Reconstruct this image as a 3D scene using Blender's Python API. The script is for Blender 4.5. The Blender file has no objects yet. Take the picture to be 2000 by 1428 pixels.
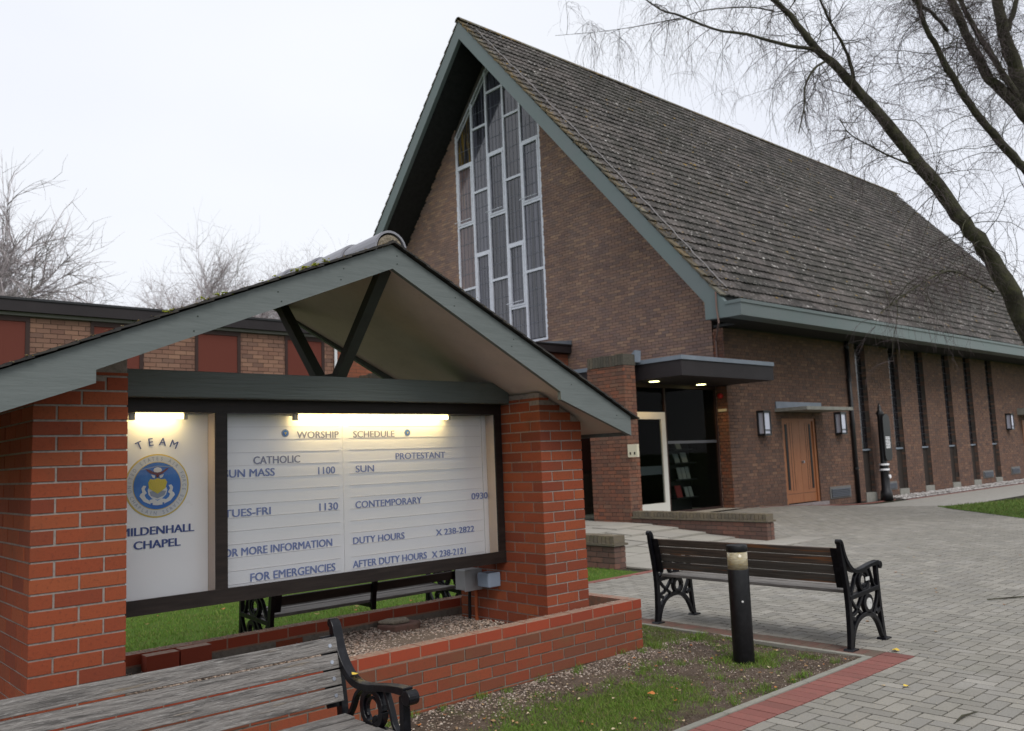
import bpy, math, random
import numpy as np
from mathutils import Matrix, Vector
random.seed(7); rng = np.random.default_rng(11)
C = bpy.context.scene.collection
SC = bpy.context.scene

# ------------------------------------------------------------------ camera
cam_d = bpy.data.cameras.new('camera'); cam = bpy.data.objects.new('camera', cam_d); C.objects.link(cam)
RT, UPV, FW = Vector((0.74244, -0.66874, -0.03967)), Vector((-0.04356, -0.10729, 0.99327)), Vector((0.6685, 0.73572, 0.10878))
EYE = Vector((0, 0, 1.535))
cam.matrix_world = Matrix(((RT.x, UPV.x, -FW.x, EYE.x), (RT.y, UPV.y, -FW.y, EYE.y), (RT.z, UPV.z, -FW.z, EYE.z), (0, 0, 0, 1)))
cam_d.sensor_width = 36; cam_d.lens = 1678.84 / 2000 * 36
cam_d.clip_start = 0.05; cam_d.clip_end = 3000
cam_d.dof.use_dof = True; cam_d.dof.focus_distance = 4.7; cam_d.dof.aperture_fstop = 4.0
SC.camera = cam

# ------------------------------------------------------------------ world, sun, exposure
SUN_EL, SUN_AZ = math.radians(50), math.radians(-108)     # azimuth measured from +X
w = bpy.data.worlds.new('World'); SC.world = w; w.use_nodes = True
nt = w.node_tree; nt.nodes.clear()
out = nt.nodes.new('ShaderNodeOutputWorld')
sky = nt.nodes.new('ShaderNodeTexSky'); sky.sky_type = 'NISHITA'; sky.sun_disc = False
sky.sun_elevation = SUN_EL; sky.sun_rotation = math.pi / 2 - SUN_AZ
bg1 = nt.nodes.new('ShaderNodeBackground'); bg1.inputs[1].default_value = 0.1
nt.links.new(sky.outputs[0], bg1.inputs[0])
tc = nt.nodes.new('ShaderNodeTexCoord')
mp = nt.nodes.new('ShaderNodeMapping'); mp.inputs['Scale'].default_value = (1, 1, 2.2)
ns = nt.nodes.new('ShaderNodeTexNoise'); ns.inputs['Scale'].default_value = 1.6; ns.inputs['Detail'].default_value = 3; ns.inputs['Roughness'].default_value = .45
rp = nt.nodes.new('ShaderNodeValToRGB')
rp.color_ramp.elements[0].position = .3; rp.color_ramp.elements[0].color = (.69, .715, .785, 1)
rp.color_ramp.elements[1].position = .7; rp.color_ramp.elements[1].color = (.765, .785, .825, 1)
nt.links.new(tc.outputs['Generated'], mp.inputs[0]); nt.links.new(mp.outputs[0], ns.inputs[0]); nt.links.new(ns.outputs[0], rp.inputs[0])
bg2 = nt.nodes.new('ShaderNodeBackground'); bg2.inputs[1].default_value = 1.0
nt.links.new(rp.outputs[0], bg2.inputs[0])
mx = nt.nodes.new('ShaderNodeMixShader'); mx.inputs[0].default_value = .97
nt.links.new(bg1.outputs[0], mx.inputs[1]); nt.links.new(bg2.outputs[0], mx.inputs[2]); nt.links.new(mx.outputs[0], out.inputs[0])
sl = bpy.data.lights.new('sun', 'SUN'); sl.energy = 1.5; sl.angle = math.radians(28); sl.color = (1, .96, .9)
so = bpy.data.objects.new('sun', sl); C.objects.link(so)
sd = Vector((math.cos(SUN_EL) * math.cos(SUN_AZ), math.cos(SUN_EL) * math.sin(SUN_AZ), math.sin(SUN_EL)))
so.rotation_euler = sd.to_track_quat('Z', 'Y').to_euler(); so.location = (0, -20, 30)
SC.view_settings.view_transform = 'Standard'; SC.view_settings.look = 'None'
SC.view_settings.exposure = 0.34; SC.view_settings.gamma = 1; SC.view_settings.use_curve_mapping = False
SC.render.engine = 'CYCLES'
SC.cycles.use_adaptive_sampling = True; SC.cycles.use_denoising = True
SC.cycles.max_bounces = 8; SC.cycles.transparent_max_bounces = 12
SC.cycles.caustics_reflective = False; SC.cycles.caustics_refractive = False
SC.cycles.sample_clamp_indirect = 6

# ------------------------------------------------------------------ materials
def mat(name, cols, rough=.85, spec=.3, metal=0., layers=(), bump=(), piece=True, coord='world', stretch=(1, 1, 1), coat=0., top=None):
    """cols: colours picked per piece; layers: (scale, colour, lo, hi, amount); bump: (scale, strength, dist)"""
    m = bpy.data.materials.new(name); m.use_nodes = True; t = m.node_tree; N = t.nodes; Lk = t.links.new
    b = N['Principled BSDF']; b.inputs['Roughness'].default_value = rough; b.inputs['Specular IOR Level'].default_value = spec
    b.inputs['Metallic'].default_value = metal; b.inputs['Coat Weight'].default_value = coat
    if coord == 'world':
        g = N.new('ShaderNodeNewGeometry'); vec = g.outputs['Position']
    else:
        g = N.new('ShaderNodeTexCoord'); vec = g.outputs['Object']
    if stretch != (1, 1, 1):
        mpn = N.new('ShaderNodeMapping'); mpn.inputs['Scale'].default_value = stretch; Lk(vec, mpn.inputs[0]); vec = mpn.outputs[0]
    if len(cols) > 1:
        if piece:
            oi = N.new('ShaderNodeObjectInfo'); ge = N.new('ShaderNodeNewGeometry')
            a = N.new('ShaderNodeMath'); a.operation = 'ADD'; Lk(oi.outputs['Random'], a.inputs[0]); Lk(ge.outputs['Random Per Island'], a.inputs[1])
            f = N.new('ShaderNodeMath'); f.operation = 'FRACT'; Lk(a.outputs[0], f.inputs[0]); fac = f.outputs[0]
        else:
            n0 = N.new('ShaderNodeTexNoise'); n0.inputs['Scale'].default_value = 3; n0.inputs['Detail'].default_value = 4; Lk(vec, n0.inputs[0]); fac = n0.outputs[0]
        r = N.new('ShaderNodeValToRGB'); r.color_ramp.interpolation = 'LINEAR'; e = r.color_ramp.elements
        while len(e) < len(cols): e.new(.5)
        for i, c in enumerate(cols):
            e[i].position = i / (len(cols) - 1); e[i].color = (*c, 1)
        Lk(fac, r.inputs[0]); col = r.outputs[0]
    else:
        r = N.new('ShaderNodeRGB'); r.outputs[0].default_value = (*cols[0], 1); col = r.outputs[0]
    for (sc, c, lo, hi, am) in layers:
        n = N.new('ShaderNodeTexNoise'); n.inputs['Scale'].default_value = sc; n.inputs['Detail'].default_value = 5; n.inputs['Roughness'].default_value = .62
        Lk(vec, n.inputs[0])
        q = N.new('ShaderNodeMapRange'); q.inputs[1].default_value = lo; q.inputs[2].default_value = hi; q.inputs[3].default_value = 0; q.inputs[4].default_value = am
        Lk(n.outputs[0], q.inputs[0])
        x = N.new('ShaderNodeMix'); x.data_type = 'RGBA'; Lk(q.outputs[0], x.inputs[0]); Lk(col, x.inputs[6]); x.inputs[7].default_value = (*c, 1); col = x.outputs[2]
    if top:      # settled grit on faces that look up
        g2 = N.new('ShaderNodeNewGeometry'); sp = N.new('ShaderNodeSeparateXYZ'); Lk(g2.outputs['Normal'], sp.inputs[0])
        q = N.new('ShaderNodeMapRange'); q.inputs[1].default_value = .7; q.inputs[2].default_value = .95; Lk(sp.outputs[2], q.inputs[0])
        n = N.new('ShaderNodeTexNoise'); n.inputs['Scale'].default_value = 45; n.inputs['Detail'].default_value = 5; Lk(vec, n.inputs[0])
        q2 = N.new('ShaderNodeMapRange'); q2.inputs[1].default_value = .35; q2.inputs[2].default_value = .55; q2.inputs[3].default_value = .55; Lk(n.outputs[0], q2.inputs[0])
        mm = N.new('ShaderNodeMath'); mm.operation = 'MULTIPLY'; Lk(q.outputs[0], mm.inputs[0]); Lk(q2.outputs[0], mm.inputs[1])
        x = N.new('ShaderNodeMix'); x.data_type = 'RGBA'; Lk(mm.outputs[0], x.inputs[0]); Lk(col, x.inputs[6]); x.inputs[7].default_value = (*top, 1); col = x.outputs[2]
    Lk(col, b.inputs['Base Color'])
    prev = None
    for (sc, st, di) in bump:
        n = N.new('ShaderNodeTexNoise'); n.inputs['Scale'].default_value = sc; n.inputs['Detail'].default_value = 4; Lk(vec, n.inputs[0])
        bb = N.new('ShaderNodeBump'); bb.inputs['Strength'].default_value = st; bb.inputs['Distance'].default_value = di; Lk(n.outputs[0], bb.inputs['Height'])
        if prev: Lk(prev, bb.inputs['Normal'])
        prev = bb.outputs[0]
    if prev: Lk(prev, b.inputs['Normal'])
    return m

def emis(name, c, s):
    m = bpy.data.materials.new(name); m.use_nodes = True; t = m.node_tree; t.nodes.clear()
    e = t.nodes.new('ShaderNodeEmission'); e.inputs[0].default_value = (*c, 1); e.inputs[1].default_value = s
    o = t.nodes.new('ShaderNodeOutputMaterial'); t.links.new(e.outputs[0], o.inputs[0]); return m

def glass(name, tint=(.9, .93, .92), ior=1.45, strength=1.):
    m = bpy.data.materials.new(name); m.use_nodes = True; t = m.node_tree; t.nodes.clear(); L = t.links.new
    tr = t.nodes.new('ShaderNodeBsdfTransparent'); tr.inputs[0].default_value = (*tint, 1)
    gl = t.nodes.new('ShaderNodeBsdfGlossy'); gl.inputs['Roughness'].default_value = .01
    fr = t.nodes.new('ShaderNodeFresnel'); fr.inputs[0].default_value = ior
    mu = t.nodes.new('ShaderNodeMath'); mu.operation = 'MULTIPLY'; mu.inputs[1].default_value = strength; L(fr.outputs[0], mu.inputs[0])
    x = t.nodes.new('ShaderNodeMixShader'); L(mu.outputs[0], x.inputs[0]); L(tr.outputs[0], x.inputs[1]); L(gl.outputs[0], x.inputs[2])
    o = t.nodes.new('ShaderNodeOutputMaterial'); L(x.outputs[0], o.inputs[0]); return m

M = {}
M['sign_brick'] = mat('sign_brick', [(.215, .050, .023), (.265, .064, .027), (.235, .053, .024), (.29, .077, .031), (.175, .042, .023), (.255, .058, .025)], .9, .25,
    layers=[(60, (.10, .028, .018), .54, .72, .6), (200, (.48, .16, .08), .60, .74, .5), (3.0, (.16, .055, .028), .52, .75, .5), (1.2, (.14, .075, .03), .58, .75, .35)], bump=[(260, .5, .0022), (60, .3, .003)])
M['sign_mortar'] = mat('sign_mortar', [(.29, .25, .225)], .95, .2, layers=[(40, (.13, .115, .10), .48, .7, .7), (4, (.20, .18, .15), .5, .7, .5)], bump=[(150, .6, .004)])
M['planter_brick'] = mat('planter_brick', [(.215, .052, .026), (.25, .062, .029), (.195, .056, .029), (.155, .056, .033), (.235, .056, .026), (.18, .052, .027)], .9, .25,
    layers=[(70, (.13, .05, .03), .5, .74, .6), (5, (.15, .085, .04), .55, .75, .45), (220, (.45, .16, .09), .6, .8, .35)], bump=[(220, .5, .004)])
M['coping_brick'] = mat('coping_brick', [(.27, .048, .022), (.305, .056, .025), (.28, .050, .023), (.235, .045, .023)], .85, .3,
    layers=[(60, (.22, .05, .03), .5, .75, .5), (2.2, (.24, .12, .07), .58, .75, .35)], bump=[(200, .4, .003)], top=(.30, .215, .165))
M['planter_mortar'] = mat('planter_mortar', [(.19, .165, .14)], .95, .2, layers=[(30, (.08, .07, .055), .45, .7, .7)], bump=[(150, .6, .004)])
M['dirty_top'] = mat('dirty_top', [(.30, .16, .11)], .95, .2, layers=[(25, (.18, .14, .11), .4, .65, .8), (160, (.42, .30, .24), .58, .75, .6)], bump=[(120, .6, .004)])
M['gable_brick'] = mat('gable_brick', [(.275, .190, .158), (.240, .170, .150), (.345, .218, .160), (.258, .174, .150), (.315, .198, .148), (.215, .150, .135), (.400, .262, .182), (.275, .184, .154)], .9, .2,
    layers=[(.55, (.10, .065, .055), .45, .75, .4), (60, (.24, .17, .13), .6, .8, .4)], bump=[(70, .4, .006)])  # church brick lightened in colour, making up for light the gable lacks
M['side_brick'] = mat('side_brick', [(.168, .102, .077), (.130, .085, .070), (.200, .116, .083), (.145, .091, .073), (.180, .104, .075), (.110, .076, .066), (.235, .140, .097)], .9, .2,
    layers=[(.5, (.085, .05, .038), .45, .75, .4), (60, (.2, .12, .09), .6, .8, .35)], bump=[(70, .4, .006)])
M['dark_mortar'] = mat('dark_mortar', [(.105, .090, .080)], .95, .2, layers=[(3, (.07, .06, .052), .4, .7, .7)])
M['wing_brick'] = mat('wing_brick', [(.185, .105, .078), (.235, .135, .098), (.16, .088, .068), (.21, .115, .083), (.26, .150, .105), (.14, .084, .068)], .9, .2,
    layers=[(60, (.2, .12, .09), .6, .8, .3)], bump=[(70, .4, .006)])
M['wing_mortar'] = mat('wing_mortar', [(.10, .070, .055)], .95, .2)
M['red_brick'] = mat('red_brick', [(.21, .075, .043), (.26, .092, .052), (.18, .066, .042), (.24, .084, .048)], .9, .2, bump=[(70, .4, .006)])
M['old_brick'] = mat('old_brick', [(.135, .078, .062), (.17, .095, .075), (.11, .070, .06), (.20, .10, .075)], .92, .2,
    layers=[(18, (.09, .075, .055), .5, .7, .6)], bump=[(80, .6, .006)])
M['moss_coping'] = mat('moss_coping', [(.155, .130, .098), (.125, .108, .086), (.18, .148, .105), (.115, .102, .084)], .95, .15,
    layers=[(22, (.15, .135, .045), .54, .7, .6), (12, (.08, .07, .055), .5, .72, .6)], bump=[(60, .7, .01)])
M['pier_brick'] = mat('pier_brick', [(.165, .082, .058), (.205, .096, .064), (.14, .074, .056), (.185, .105, .074), (.24, .095, .058), (.125, .072, .058)], .9, .2,
    layers=[(3, (.12, .075, .055), .5, .7, .4)], bump=[(70, .4, .006)])
M['weathered_brick'] = mat('weathered_brick', [(.11, .10, .082), (.085, .078, .066), (.15, .125, .095), (.10, .085, .07)], .95, .15,
    layers=[(30, (.05, .05, .04), .45, .7, .7)], bump=[(60, .7, .01)])
M['paint_green'] = mat('paint_green', [(.128, .146, .143)], .55, .4, coord='object', stretch=(1, 8, 8), layers=[(3, (.106, .123, .120), .45, .7, .7), (5, (.07, .085, .08), .665, .70, .7), (2, (.16, .178, .175), .56, .72, .5)], bump=[(6, .5, .004)])
M['beam_green'] = mat('beam_green', [(.100, .116, .110)], .6, .4, coord='object', stretch=(.6, 9, 14), layers=[(4, (.09, .105, .095), .4, .7, .8)], bump=[(5, .8, .008)])
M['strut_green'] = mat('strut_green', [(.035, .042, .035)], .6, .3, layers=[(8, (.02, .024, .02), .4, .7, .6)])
M['church_green'] = mat('church_green', [(.140, .168, .169)], .5, .4, layers=[(1.2, (.125, .17, .165), .4, .7, .7), (9, (.10, .13, .12), .62, .75, .4)], bump=[(3, .2, .01)])
M['soffit'] = mat('soffit', [(.62, .53, .485)], .8, .3, layers=[(2.5, (.50, .43, .39), .4, .7, .7), (40, (.24, .18, .14), .6, .8, .4)])
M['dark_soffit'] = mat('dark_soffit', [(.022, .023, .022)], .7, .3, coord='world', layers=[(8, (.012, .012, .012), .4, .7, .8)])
M['frame_brown'] = mat('frame_brown', [(.013, .009, .008)], .5, .25, coord='object', stretch=(1, 10, 10), layers=[(5, (.035, .026, .022), .4, .75, .6)], bump=[(12, .3, .002)])
M['fascia_brown'] = mat('fascia_brown', [(.019, .015, .017)], .6, .3, layers=[(2, (.028, .023, .025), .4, .7, .6)])
M['board_white'] = mat('board_white', [(.90, .895, .93)], .45, .4, layers=[(2, (.84, .84, .87), .4, .7, .6), (12, (.55, .54, .52), .66, .8, .35)])
M['rail_groove'] = mat('rail_groove', [(.58, .56, .58)], .6, .3)
M['reveal_pink'] = mat('reveal_pink', [(.68, .58, .53)], .7, .3, layers=[(30, (.5, .4, .33), .6, .8, .5)])
M['letter_blue'] = mat('letter_blue', [(.20, .26, .52), (.23, .285, .54), (.18, .235, .48)], .5, .3)
M['letter_navy'] = mat('letter_navy', [(.06, .09, .28)], .5, .3)
M['letter_faded'] = mat('letter_faded', [(.27, .28, .38), (.22, .24, .36)], .5, .3)
M['seal_yellow'] = mat('seal_yellow', [(.66, .50, .12)], .5, .3)
M['seal_blue'] = mat('seal_blue', [(.035, .15, .52)], .4, .4, layers=[(9, (.06, .22, .60), .45, .65, .8)], piece=False)
M['seal_white'] = mat('seal_white', [(.66, .67, .70)], .5, .3)
M['seal_maroon'] = mat('seal_maroon', [(.13, .03, .04)], .5, .3)
M['seal_fan'] = mat('seal_fan', [(.56, .47, .07), (.66, .55, .10)], .5, .3)
M['seal_grey'] = mat('seal_grey', [(.28, .32, .42)], .5, .3)
M['tube_end'] = mat('tube_end', [(.5, .47, .38)], .5, .4)
M['tube'] = emis('tube', (1., .75, .31), 21.)
M['downlight'] = emis('downlight', (1., .95, .42), 6.)
M['ridge_tile'] = mat('ridge_tile', [(.22, .22, .25), (.26, .26, .29)], .6, .5, layers=[(25, (.33, .32, .33), .55, .75, .6), (9, (.10, .10, .10), .6, .75, .5)], bump=[(60, .3, .003)])
M['ridge_mortar'] = mat('ridge_mortar', [(.26, .22, .17)], .95, .2, layers=[(60, (.12, .10, .07), .45, .65, .8), (110, (.42, .37, .3), .58, .7, .7)], bump=[(70, .8, .01)])
M['shelter_tile'] = mat('shelter_tile', [(.035, .033, .032), (.048, .044, .04), (.028, .027, .027)], .85, .3, layers=[(40, (.12, .10, .06), .6, .75, .6)])
M['moss'] = mat('moss', [(.24, .29, .02), (.40, .38, .04), (.18, .24, .02)], .95, .1, bump=[(150, .8, .01)])
M['lichen'] = mat('lichen', [(.30, .20, .05), (.22, .16, .06), (.36, .30, .20)], .95, .1, bump=[(150, .8, .01)])
M['verge_lichen'] = mat('verge_lichen', [(.20, .14, .06), (.13, .115, .08), (.28, .165, .045), (.09, .085, .065), (.24, .21, .15)], .95, .1, bump=[(100, .8, .01)])
M['roof_tile'] = mat('roof_tile', [(.064, .058, .055), (.052, .050, .046), (.076, .068, .065), (.092, .082, .079), (.058, .054, .049), (.070, .063, .061), (.045, .044, .041), (.108, .096, .093)], .92, .2,
    layers=[(.30, (.055, .054, .046), .42, .66, .6), (.8, (.15, .13, .123), .50, .62, .45), (7.5, (.20, .18, .172), .54, .62, .5), (5.2, (.42, .40, .38), .645, .665, .85), (9.3, (.38, .36, .345), .645, .67, .8), (3.6, (.30, .19, .035), .655, .69, .8), (14, (.03, .03, .03), .58, .68, .6)], bump=[(60, .5, .008)])
M['verge_tile'] = mat('verge_tile', [(.13, .11, .08), (.10, .088, .066), (.15, .115, .07), (.09, .08, .066), (.16, .15, .12)], .95, .15,
    layers=[(7, (.26, .16, .045), .57, .66, .75), (22, (.24, .23, .19), .58, .7, .6)], bump=[(50, .7, .01)])
M['cable'] = mat('cable', [(.24, .225, .225)], .6, .4, metal=.2)
M['copper_strap'] = mat('copper_strap', [(.19, .12, .10)], .6, .4)
M['white_frame'] = mat('white_frame', [(.72, .74, .82)], .4, .45, layers=[(8, (.48, .49, .54), .45, .75, .5)])
M['lead'] = mat('lead', [(.155, .185, .225)], .5, .5, layers=[(4, (.22, .25, .30), .4, .7, .6)], bump=[(10, .3, .006)])
M['pane'] = mat('pane', [(.014, .014, .020), (.050, .050, .066), (.090, .088, .110), (.030, .028, .036), (.070, .066, .075)], .04, .8, stretch=(1, 7, .12), layers=[(2.2, (.14, .14, .185), .47, .62, .65), (1.6, (.010, .010, .014), .50, .58, .8)])  # tone differs per pane, standing in for differing reflections
M['stained_yellow'] = mat('stained_yellow', [(.03, .03, .035)], .06, .7, stretch=(1, 5, .5), layers=[(2, (.24, .15, .025), .50, .62, .8)])
M['stained_pink'] = mat('stained_pink', [(.16, .11, .11)], .1, .6, stretch=(1, 14, .5), layers=[(2, (.04, .04, .05), .5, .62, .8), (1.3, (.25, .17, .06), .58, .7, .6)])
M['lead_came'] = mat('lead_came', [(.16, .17, .21)], .5, .4)
M['slit_lead'] = mat('slit_lead', [(.035, .037, .045)], .5, .3)
M['slit_glass'] = mat('slit_glass', [(.010, .010, .013)], .12, .6, layers=[(9, (.045, .05, .06), .58, .64, .8)])
M['slit_panel'] = mat('slit_panel', [(.032, .024, .020)], .7, .3, layers=[(5, (.02, .016, .014), .4, .7, .7)])
M['concrete'] = mat('concrete', [(.27, .265, .24)], .9, .2, layers=[(8, (.17, .165, .14), .45, .7, .6), (60, (.36, .35, .32), .6, .75, .4)], bump=[(60, .4, .004)])
M['kerb_stone'] = mat('kerb_stone', [(.25, .245, .215), (.22, .215, .19), (.28, .27, .235)], .95, .2, layers=[(20, (.13, .13, .085), .5, .72, .5), (150, (.38, .37, .33), .58, .72, .4)], bump=[(120, .5, .004)])
M['vent_frame'] = mat('vent_frame', [(.16, .155, .145)], .7, .3)
M['vent_slat'] = mat('vent_slat', [(.10, .11, .13)], .5, .4)
M['black'] = mat('black', [(.006, .006, .007)], .5, .3)
M['black_iron'] = mat('black_iron', [(.004, .004, .006)], .30, .28, coord='object', layers=[(30, (.016, .016, .02), .5, .7, .6)], bump=[(70, .25, .003)])
M['black_plastic'] = mat('black_plastic', [(.006, .006, .007)], .42, .3, layers=[(30, (.016, .016, .018), .45, .7, .6), (6, (.03, .028, .026), .62, .75, .5)])
M['black_metal'] = mat('black_metal', [(.012, .012, .014)], .4, .5)
M['door_wood'] = mat('door_wood', [(.34, .135, .055), (.29, .115, .045)], .5, .4, stretch=(14, 14, 1.2), layers=[(2, (.22, .07, .026), .42, .68, .7)])
M['door_step'] = mat('door_step', [(.30, .27, .27)], .85, .2, layers=[(10, (.2, .17, .16), .4, .7, .6)])
M['grey_wood'] = mat('grey_wood', [(.185, .172, .162), (.215, .200, .188), (.155, .146, .138)], .85, .25, coord='object', stretch=(2.4, 30, 30),
    layers=[(2.0, (.065, .06, .058), .46, .62, .8), (8, (.34, .325, .31), .53, .66, .75), (1.0, (.30, .23, .15), .62, .72, .6), (20, (.03, .03, .03), .60, .68, .7)], bump=[(4, .9, .008), (12, .8, .004)])
M['brown_wood'] = mat('brown_wood', [(.075, .066, .056), (.13, .072, .042), (.065, .058, .05), (.09, .078, .066)], .7, .35, coord='object', stretch=(.9, 20, 20),
    layers=[(3.5, (.035, .028, .024), .42, .62, .7), (1.6, (.22, .085, .03), .56, .66, .7)], bump=[(5, .6, .004)])
M['seat_wood'] = mat('seat_wood', [(.17, .16, .15), (.20, .185, .17)], .8, .3, coord='object', stretch=(1.2, 26, 26),
    layers=[(3.2, (.08, .072, .066), .44, .62, .8), (9, (.34, .32, .30), .55, .7, .6)], bump=[(4, .7, .005)])
M['dark_wood'] = mat('dark_wood', [(.028, .018, .014)], .6, .35, coord='object', stretch=(1.2, 20, 20), layers=[(3, (.045, .028, .02), .45, .65, .7)])
M['bolt'] = mat('bolt', [(.42, .45, .52)], .35, .5, metal=.6)
M['silver'] = mat('silver', [(.55, .55, .53)], .4, .5, layers=[(60, (.25, .25, .25), .5, .6, .7)])
M['paver'] = mat('paver', [(.250, .236, .208), (.290, .273, .240), (.208, .197, .176), (.270, .254, .223), (.232, .222, .203), (.318, .300, .266)], .93, .2,
    layers=[(.45, (.19, .18, .155), .45, .68, .5), (2.6, (.20, .195, .165), .52, .72, .5), (70, (.15, .14, .125), .54, .68, .5), (170, (.46, .44, .41), .60, .70, .55), (1.4, (.36, .345, .32), .60, .75, .4)], bump=[(200, .5, .003)])
M['paver_joint'] = mat('paver_joint', [(.030, .028, .020)], .98, .1, layers=[(12, (.06, .08, .03), .5, .7, .6), (90, (.13, .12, .10), .5, .7, .6)])
M['far_paving'] = None
M['slab_joint'] = mat('slab_joint', [(.16, .145, .115)], .98, .1, layers=[(12, (.09, .09, .05), .5, .7, .6)])
M['red_paver'] = mat('red_paver', [(.215, .088, .076), (.245, .10, .086), (.185, .078, .069), (.26, .11, .093)], .92, .2,
    layers=[(14, (.15, .085, .07), .52, .70, .5), (120, (.16, .055, .042), .52, .72, .5), (3, (.22, .11, .085), .5, .75, .4)], bump=[(200, .4, .003)])
M['slab'] = mat('slab', [(.30, .285, .25), (.335, .315, .28), (.27, .255, .23)], .93, .2, layers=[(2, (.27, .26, .23), .45, .7, .6), (120, (.45, .43, .39), .58, .75, .4)], bump=[(100, .3, .003)])
M['soil'] = mat('soil', [(.105, .080, .064)], .98, .1, layers=[(2.2, (.060, .046, .035), .45, .62, .8), (40, (.20, .165, .135), .57, .68, .7), (140, (.34, .29, .24), .64, .72, .8), (5, (.10, .12, .035), .55, .7, .5)], bump=[(30, .8, .02), (140, .8, .006)])
M['lawn'] = mat('lawn', [(.070, .125, .022)], .98, .1, layers=[(3, (.085, .095, .030), .5, .7, .6), (.8, (.055, .10, .018), .45, .7, .6), (30, (.10, .085, .045), .6, .72, .6)], bump=[(60, .8, .02)])
M['blade'] = mat('blade', [(.095, .150, .028), (.115, .175, .035), (.075, .120, .022), (.15, .18, .045), (.105, .14, .035), (.17, .16, .07)], .8, .25)
M['blade_bright'] = mat('blade_bright', [(.10, .19, .022), (.12, .215, .028), (.08, .155, .020), (.15, .21, .035), (.19, .17, .07)], .8, .25)
M['gravel'] = mat('gravel', [(.30, .215, .165), (.42, .33, .26), (.20, .145, .12), (.55, .48, .41), (.34, .23, .165), (.13, .105, .09), (.48, .37, .30), (.24, .19, .17)], .9, .25, layers=[(120, (.18, .14, .11), .5, .7, .4)])
M['gravel_dull'] = mat('gravel_dull', [(.22, .165, .13), (.30, .23, .185), (.15, .11, .09), (.50, .44, .38), (.20, .15, .12), (.11, .09, .075), (.36, .29, .24)], .95, .15)
M['gravel_bed'] = mat('gravel_bed', [(.16, .12, .09)], .98, .1, layers=[(120, (.30, .24, .19), .5, .65, .8), (60, (.08, .06, .05), .5, .65, .7)], bump=[(120, .9, .01)])
M['white_stone'] = mat('white_stone', [(.42, .40, .39), (.52, .50, .49), (.32, .30, .29), (.25, .23, .22)], .9, .2)
M['leaf_orange'] = mat('leaf_orange', [(.42, .13, .035), (.50, .19, .05)], .7, .3)
M['leaf_yellow'] = mat('leaf_yellow', [(.60, .40, .05), (.62, .46, .08)], .7, .3)
M['leaf_brown'] = mat('leaf_brown', [(.26, .15, .07), (.36, .24, .12), (.50, .42, .28), (.20, .11, .05), (.42, .16, .05)], .8, .3)
M['bark'] = mat('bark', [(.062, .060, .042)], .95, .15, layers=[(9, (.085, .086, .042), .48, .66, .7), (4, (.028, .024, .020), .45, .65, .7), (22, (.085, .078, .062), .6, .72, .5)], bump=[(22, .9, .02)])
M['twig'] = mat('twig', [(.075, .060, .062), (.095, .075, .076)], .9, .15)
M['far_bark'] = mat('far_bark', [(.23, .21, .20)], .95, .1)
M['far_twig'] = mat('far_twig', [(.36, .32, .33), (.42, .38, .39)], .95, .1)  # distant bark and twigs paled, haze put into the colour
M['panel_red'] = mat('panel_red', [(.125, .032, .022)], .75, .25, layers=[(90, (.095, .026, .018), .45, .65, .6)], bump=[(120, .3, .003)])
M['panel_frame'] = mat('panel_frame', [(.035, .018, .015)], .6, .3)
M['grey_box'] = mat('grey_box', [(.36, .37, .38)], .5, .4, layers=[(5, (.30, .31, .32), .4, .7, .6)])
M['blue_box'] = mat('blue_box', [(.20, .245, .31)], .45, .45, layers=[(5, (.16, .2, .27), .4, .7, .6)])
M['orange_pipe'] = mat('orange_pipe', [(.34, .085, .03)], .6, .3)
M['white_pipe'] = mat('white_pipe', [(.62, .63, .66)], .45, .4)
M['clear_band'] = mat('clear_band', [(.42, .37, .25)], .15, .5, stretch=(6, 6, 30), layers=[(3, (.25, .21, .13), .42, .6, .8), (1.5, (.55, .42, .15), .58, .68, .7)])
M['lamp_white'] = mat('lamp_white', [(.62, .64, .76)], .35, .5)
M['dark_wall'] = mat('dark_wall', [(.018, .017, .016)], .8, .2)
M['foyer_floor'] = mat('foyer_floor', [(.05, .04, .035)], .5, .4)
M['paper'] = mat('paper', [(.30, .30, .28), (.22, .24, .25), (.36, .35, .33)], .7, .3)
M['red_plastic'] = mat('red_plastic', [(.45, .02, .015)], .5, .4)
M['red_paper'] = mat('red_paper', [(.28, .04, .04)], .6, .3)
M['exit_green'] = emis('exit_green', (.03, .28, .10), .10)
M['door_white'] = mat('door_white', [(.60, .60, .56)], .5, .4)
M['cream_plate'] = mat('cream_plate', [(.62, .58, .44)], .5, .4)
M['glass'] = glass('glass', (.98, .985, .985), 1.45, .7)
M['foyer_glass'] = glass('foyer_glass', (.5, .55, .53), 1.45, .13)

# ------------------------------------------------------------------ mesh helpers
def link(o):
    C.objects.link(o); return o
def setp(o, label=None, cat=None, group=None, kind=None):
    if label: o['label'] = label
    if cat: o['category'] = cat
    if group: o['group'] = group
    if kind: o['kind'] = kind
    return o
def thing(name, label, cat, loc=(0, 0, 0), rz=0, group=None):
    o = link(bpy.data.objects.new(name, None)); o.location = loc; o.rotation_euler = (0, 0, rz); o.empty_display_size = .2
    o['RZ'] = rz
    return setp(o, label, cat, group)
LOC = {}
def origin_inv(parent):
    """inverse of the world matrix of a parent (top-level thing, or a part whose own matrix is identity)"""
    M_ = Matrix.Identity(4); p = parent
    while p is not None and p.parent is not None: p = p.parent
    if p is not None: M_ = Matrix.Translation(p.location) @ Matrix.Rotation(p.rotation_euler[2], 4, 'Z')
    return M_.inverted()
def attach(o, parent, local=False):
    if parent is None: return o
    o.parent = parent
    if parent.parent is None and not local: o.matrix_parent_inverse = origin_inv(parent)
    return o
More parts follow.
